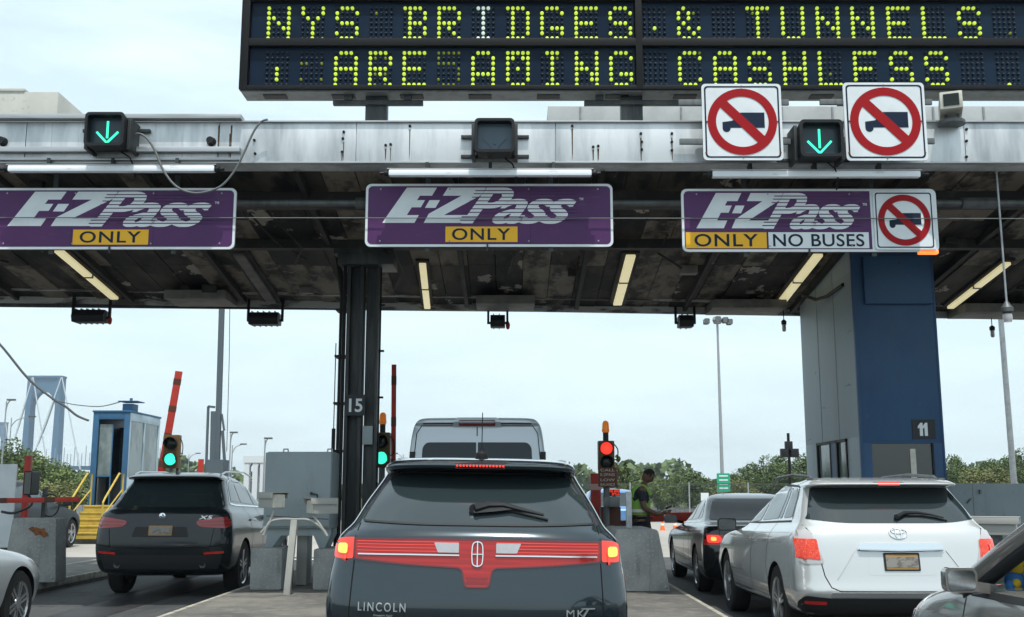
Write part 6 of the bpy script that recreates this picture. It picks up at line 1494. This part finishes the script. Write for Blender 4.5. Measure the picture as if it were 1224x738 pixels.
# clothing
V2 = [(0, 0, .96), (.0, 0, 1.08), (.0, 0, 1.25), (.015, 0, 1.40), (.03, 0, 1.455), (.0, -.17, 1.40), (.02, -.215, 1.20), (.0, .17, 1.40), (.025, .215, 1.20)]
V2[0] = (0, 0, .90)
skin_chain('shirt', V2, [(0, 1), (1, 2), (2, 3), (3, 4), (3, 5), (5, 6), (3, 7), (7, 8)], [(.168, .163), (.165, .158), (.170, .166), (.146, .155), .075, .083, .062, .083, .062], M['uniform'], per)
skin_chain('trousers', [(0, 0, .98), (0, -.10, .86), (.02, -.11, .48), (.0, -.11, .10), (0, .10, .86), (-.04, .11, .48), (-.06, .11, .10)], [(0, 1), (1, 2), (2, 3), (0, 4), (4, 5), (5, 6)], [(.178, .172), .118, .088, .068, .108, .085, .068], M['uniform'], per)
skin_chain('vest', [(0, 0, .93), (.0, 0, 1.1), (.0, 0, 1.25), (.015, 0, 1.36)], [(0, 1), (1, 2), (2, 3)], [(.178, .172), (.170, .163), (.182, .178), (.155, .16)], M['vest'], per)
m1 = MB()
for s in (-1, 1): m1.tube(smooth_pts([Vector((-.14, s*.10, 1.30)), Vector((-.06, s*.12, 1.45)), Vector((.06, s*.12, 1.46)), Vector((.15, s*.10, 1.33))], 5), .03, 8)
m1.build('vest_straps', M['vest'], per, smooth=80)
m1 = MB(); n = 28
for z in (1.08, ): 
    vs = []; fs = []
    for zz in (z-.025, z+.025):
        for k in range(n): a_ = 2*math.pi*k/n; vs.append((.188*math.cos(a_), .182*math.sin(a_), zz))
    for k in range(n): fs.append((k, (k+1) % n, n+(k+1) % n, n+k))
    m1.add(vs, fs)
m1.build('reflective_band', M['reflective'], per, smooth=80)
m1 = MB(); m1.tube([(.172*math.cos(a_), .166*math.sin(a_), .97) for a_ in [2*math.pi*k/24 for k in range(25)]], .02, 6); m1.box(.06, .13, -.22, -.16, .80, .98); m1.build('belt', M['black'], per)
for s, hy in ((-1, -.10), (1, .06)):
    base = Vector((.36, hy, 1.045)); Vh = [tuple(base), tuple(base+Vector((.05, -s*.01, .005)))]; Eh = [(0, 1)]; Rh = [.026, (.02, .036)]
    o = skin_chain('hand', Vh, Eh, Rh, M['skin'], per, 1)
    for k, ln in enumerate((.075, .085, .08, .065)):
        f0 = base+Vector((.055, -s*.0+(k-1.5)*.018, .004)); f1 = f0+Vector((ln*.5, 0, .008)); f2 = f1+Vector((ln*.3, 0, .022)); f3 = f2+Vector((-.005, 0, .02))
        skin_chain('finger', [tuple(f0-Vector((.02, 0, 0))), tuple(f0), tuple(f1), tuple(f2), tuple(f3)], [(0, 1), (1, 2), (2, 3), (3, 4)], [.009, .009, .0085, .008, .006], M['skin'], o, 1)
    th0 = base+Vector((.0, -s*.03, .01)); skin_chain('thumb', [tuple(th0), tuple(th0+Vector((.035, s*-.012, .018))), tuple(th0+Vector((.065, s*.004, .028)))], [(0, 1), (1, 2)], [.011, .010, .008], M['skin'], o, 1)
m1 = MB(); m1.box(-.05, .05, -.06, .06, 0, .035); o = m1.build('handheld_device', M['blackplastic'], None, bevel=.008)
o.location = (po.x-.06+.44, 17.2-.02, .15+1.075); o.rotation_euler = (0, R(-25), 0); tag(o, "dark handheld device held in the officer's hands", 'device')
m1 = MB()
for p in ((.05, -.12, .0), (-.01, .12, .0)): m1.prism(rpoly([(p[0]-.09, 0), (p[0]+.2, 0), (p[0]+.2, .05), (p[0]+.08, .10), (p[0]-.09, .11)], .03), p[1]-.05, p[1]+.05, 'y')
m1.build('shoes', M['black'], per, bevel=.01)

# ================================================================== bridge
def bridge_tower(parent, u0, u1, vt, y, name='tower'):
    a, b = at(u0, 590, y), at(u1, 590, y); zt = at(0, vt, y).z; xa, xb = a.x, b.x; w_ = (xb-xa)*.17; c_ = (xa+xb)/2
    m1 = MB()
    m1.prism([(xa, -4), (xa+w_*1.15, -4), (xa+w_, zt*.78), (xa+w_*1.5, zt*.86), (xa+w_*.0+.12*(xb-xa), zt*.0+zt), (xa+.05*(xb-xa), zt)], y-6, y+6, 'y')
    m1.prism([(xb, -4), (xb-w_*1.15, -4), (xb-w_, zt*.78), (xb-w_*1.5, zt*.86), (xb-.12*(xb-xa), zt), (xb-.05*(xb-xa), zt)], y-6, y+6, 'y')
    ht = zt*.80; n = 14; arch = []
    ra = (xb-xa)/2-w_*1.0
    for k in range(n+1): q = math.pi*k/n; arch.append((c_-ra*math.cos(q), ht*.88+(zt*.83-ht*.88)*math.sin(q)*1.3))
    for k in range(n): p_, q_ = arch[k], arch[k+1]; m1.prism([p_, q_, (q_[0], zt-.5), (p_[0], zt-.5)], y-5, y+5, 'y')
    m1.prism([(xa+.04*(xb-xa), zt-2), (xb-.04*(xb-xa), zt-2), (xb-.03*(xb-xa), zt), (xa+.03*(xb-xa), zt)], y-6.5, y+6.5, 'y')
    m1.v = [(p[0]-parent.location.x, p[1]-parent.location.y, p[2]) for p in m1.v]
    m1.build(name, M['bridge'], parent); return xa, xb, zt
y1_, y2_ = 1070., 1760.
t = thing('suspension_bridge', 'hazy blue suspension bridge with arched towers far beyond the toll booths', 'bridge', (at(52, 590, y1_).x, y1_, 0))
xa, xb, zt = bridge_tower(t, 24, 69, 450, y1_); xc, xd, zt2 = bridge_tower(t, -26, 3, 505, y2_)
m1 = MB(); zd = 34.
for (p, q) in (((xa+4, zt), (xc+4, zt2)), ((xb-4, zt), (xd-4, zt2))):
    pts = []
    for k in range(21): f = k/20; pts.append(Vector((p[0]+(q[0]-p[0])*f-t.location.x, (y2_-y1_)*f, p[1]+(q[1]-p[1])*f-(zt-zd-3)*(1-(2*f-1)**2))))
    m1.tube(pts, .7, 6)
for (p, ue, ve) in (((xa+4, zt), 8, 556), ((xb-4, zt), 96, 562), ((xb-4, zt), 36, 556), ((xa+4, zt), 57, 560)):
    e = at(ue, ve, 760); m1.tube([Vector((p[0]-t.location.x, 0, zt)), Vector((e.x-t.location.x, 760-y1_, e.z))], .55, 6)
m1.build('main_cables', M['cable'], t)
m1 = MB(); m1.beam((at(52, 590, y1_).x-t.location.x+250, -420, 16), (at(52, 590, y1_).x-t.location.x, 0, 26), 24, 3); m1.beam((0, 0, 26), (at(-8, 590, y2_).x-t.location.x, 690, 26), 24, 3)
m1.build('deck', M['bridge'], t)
m1 = MB()
for k in range(28):
    f = k/27; c_ = Vector((250*f, -420*f, 26-10*f)); m1.tube([c_, c_+Vector((0, 0, 12+6*(k % 3 == 0)))], .35, 5)
m1.build('deck_lamps', M['cable'], t)
# overhead wires at left
def wire(pts, r, label, name='overhead_wire'):
    m1 = MB(); m1.tube(smooth_pts(pts, 6), r, 6); tag(m1.build(name, M['wire']), label, 'wire', 'overhead wires at left')
wire([at(-30, 385, 45), at(0, 412, 45), at(33, 452, 45), at(62, 476, 45), at(78, 486, 45), at(92, 497, 45), at(106, 503, 45)], .05, 'thick sagging overhead wire in front of the bridge tower')
wire([at(62, 478, 45), at(90, 484, 45), at(120, 486, 45), at(146, 480, 40)], .02, 'thin overhead wire running to the roof of the blue booth')

# ================================================================== trees
def tree_mesh(name, h, r, seed, m, n=2600, trunk=.3, shape='round', leaf=.14):
    rnd = random.Random(seed); m1 = MB(); clumps = []
    nc = 44
    for k in range(nc):
        while True:
            x, y, z = rnd.uniform(-1, 1), rnd.uniform(-1, 1), rnd.uniform(-1, 1)
            if x*x+y*y+z*z < 1: break
        zz = trunk*h+(z+1)/2*(1-trunk)*h; f = 1
        if shape == 'cone': f = 1.15*(1-(zz/h))+.12
        if shape == 'round': f = math.sqrt(max(.08, 1-((zz/h-.58)/.46)**2))
        clumps.append((Vector((x*r*f, y*r*f, zz)), r*rnd.uniform(.20, .36)*(f if shape == 'cone' else 1)))
    for k in range(n):
        c_, rr = rnd.choice(clumps); d = Vector((rnd.gauss(0, 1), rnd.gauss(0, 1), rnd.gauss(0, .8))); d.normalize(); p = c_+d*rr*rnd.uniform(.5, 1.12)
        a = Vector((rnd.gauss(0, 1), rnd.gauss(0, 1), rnd.gauss(0, 1))).normalized(); b = a.cross(Vector((rnd.gauss(0, 1), rnd.gauss(0, 1), rnd.gauss(0, 1)))).normalized(); s = leaf*rnd.uniform(.5, 1.2)
        m1.add([p-a*s-b*s*.5, p+a*s-b*s*.5, p+a*s*.7+b*s*.6, p-a*s*.6+b*s*.7], [(0, 1, 2, 3)])
    me_o = m1.build(name, m, None, smooth=0); me = me_o.data; bpy.data.objects.remove(me_o)
    m2 = MB(); rnd2 = random.Random(seed+1); m2.tube([(0, 0, 0), (r*.03, 0, h*.3), (0, r*.04, h*.6), (0, 0, h*.85)], [h*.03, h*.022, h*.014, h*.004], 8)
    for k in range(7):
        c_ = rnd2.choice(clumps)[0]; z0 = h*rnd2.uniform(.25, .5); m2.tube([(0, 0, z0), ((c_.x)*.5, c_.y*.5, (z0+c_.z)/2+h*.03), tuple(c_)], [h*.012, h*.008, h*.003], 6)
    to = m2.build('trunk', M['bark'], None); tm = to.data; bpy.data.objects.remove(to)
    return me, tm
kinds = [tree_mesh('crown', 8, 3.6, 1, M['leafA'], 9000, .10), tree_mesh('crown', 8, 3.4, 2, M['leafB'], 9000, .08), tree_mesh('crown', 8, 3.8, 3, M['leafC'], 9000, .10), tree_mesh('crown', 8, 2.0, 4, M['leafB'], 6000, .1, 'cone', .12), tree_mesh('crown', 8, 3.6, 6, M['leafD'], 8000, .06)]
def tree(kind, u, vt, y, label, name='leafy_tree', group='trees beyond the toll plaza', wide=1.):
    p = at(u, vt, y); h = p.z; t = thing(name, label, 'tree', (p.x, y, -.05), (0, 0, random.uniform(0, 6)), group)
    s = h/8.0
    for nm, me in (('crown', kinds[kind][0]), ('trunk', kinds[kind][1])): put(bpy.data.objects.new(nm, me), t)
    t.scale = (s*wide, s*wide, s)
random.seed(21)
TL = [(3, 738, 540, 70, 'slender pale green tree top left of the officer', 1), (3, 748, 548, 74, 'second slender tree right behind the red traffic light', 1.1), (1, 762, 566, 80, 'low bushy tree directly behind the officer', 1.4), (4, 722, 580, 78, 'low olive bush left of the slender trees', 1.6), (1, 790, 572, 95, 'light green bushy tree just right of the officer', 1.3),
      (0, 825, 561, 110, 'round dark green tree left of the lamp mast', 1.35), (2, 805, 570, 118, 'small dark tree between the officer and the lamp mast', 1.3), (2, 850, 575, 120, 'low dark tree behind the green highway sign', 1.4), (4, 880, 570, 90, 'olive green bush right of the green highway sign', 1.5), (0, 893, 556, 120, 'mid-green tree right of the lamp mast', 1.2),
      (2, 915, 548, 110, 'tall dark tree left of the thin dark pole', 1.2), (0, 945, 541, 115, 'tallest green tree just left of the blue and grey column', 1.1), (0, 975, 545, 115, 'green tree mostly behind the grey side of the booth', 1.2), (0, 1135, 543, 110, 'green tree just right of the blue column', .9), (2, 1158, 560, 115, 'low dark tree behind the grey metal wall', 1.3),
      (4, 1175, 556, 85, 'olive tree above the grey metal wall', 1.4), (0, 1190, 546, 110, 'green tree beside the plain grey pole', 1.2), (2, 1222, 540, 112, 'tree at the far right edge behind the grey pole', 1.2)]
for k, u, v, y, lab, wd in TL: tree(k, u, v, y, lab, wide=wd)
TL2 = [(2, 8, 530, 75, 'dark green tree at the far left edge', 1.2), (0, 30, 541, 80, 'green tree right of the thin street lamp at far left', 1.3), (1, 50, 549, 72, 'bushy light green tree below the bridge tower', 1.5), (1, 72, 556, 78, 'low light green tree left of the blue booth', 1.5), (0, 90, 563, 84, 'low green tree just left of the blue booth', 1.5), (4, 60, 572, 62, 'olive bush beyond the dark grey SUV', 1.9), (1, 100, 574, 68, 'low bush against the left side of the blue booth', 1.8), (4, 20, 572, 60, 'olive bush behind the blank white panel', 1.9)]
for k, u, v, y, lab, wd in TL2: tree(k, u, v, y, lab, group='trees before the bridge', wide=wd)
# far wood along the horizon
m1 = MB(); rnd = random.Random(9)
for k in range(26000):
    x = rnd.uniform(-420, 420); y = rnd.uniform(330, 350); top = 7+3*math.sin(x*.05)+2*math.sin(x*.17)+1.5*math.sin(x*.4); z = rnd.uniform(0, top); s = rnd.uniform(.5, 1.1)
    a = Vector((rnd.gauss(0, 1), rnd.gauss(0, 1), rnd.gauss(0, 1))).normalized()*s; b = a.cross(Vector((rnd.gauss(0, 1), rnd.gauss(0, 1), rnd.gauss(0, 1)))).normalized()*s
    p = Vector((x, y, z)); m1.add([p-a-b, p+a-b, p+a+b, p-a+b], [(0, 1, 2, 3)])
tag(m1.build('far_wood', M['leafC'], smooth=0), 'low hazy line of far-off woods along the horizon', 'woods', kind='stuff')

# ================================================================== haze
hz = MB(); hz.box(-1690, 1690, -25, 2590, -3, 135)
hm = bpy.data.materials.new('haze_air'); hm.use_nodes = True; hn = hm.node_tree; hn.nodes.remove(hn.nodes['Principled BSDF']); pv = hn.nodes.new('ShaderNodeVolumePrincipled')
pv.inputs['Color'].default_value = (.82, .90, 1, 1); pv.inputs['Density'].default_value = .00022; pv.inputs['Anisotropy'].default_value = .2
hn.links.new(pv.outputs[0], hn.nodes['Material Output'].inputs['Volume'])
ho = hz.build('haze', hm, smooth=0, kind='stuff'); ho['label'] = 'thin pale air haze over the whole place'; ho['category'] = 'haze'
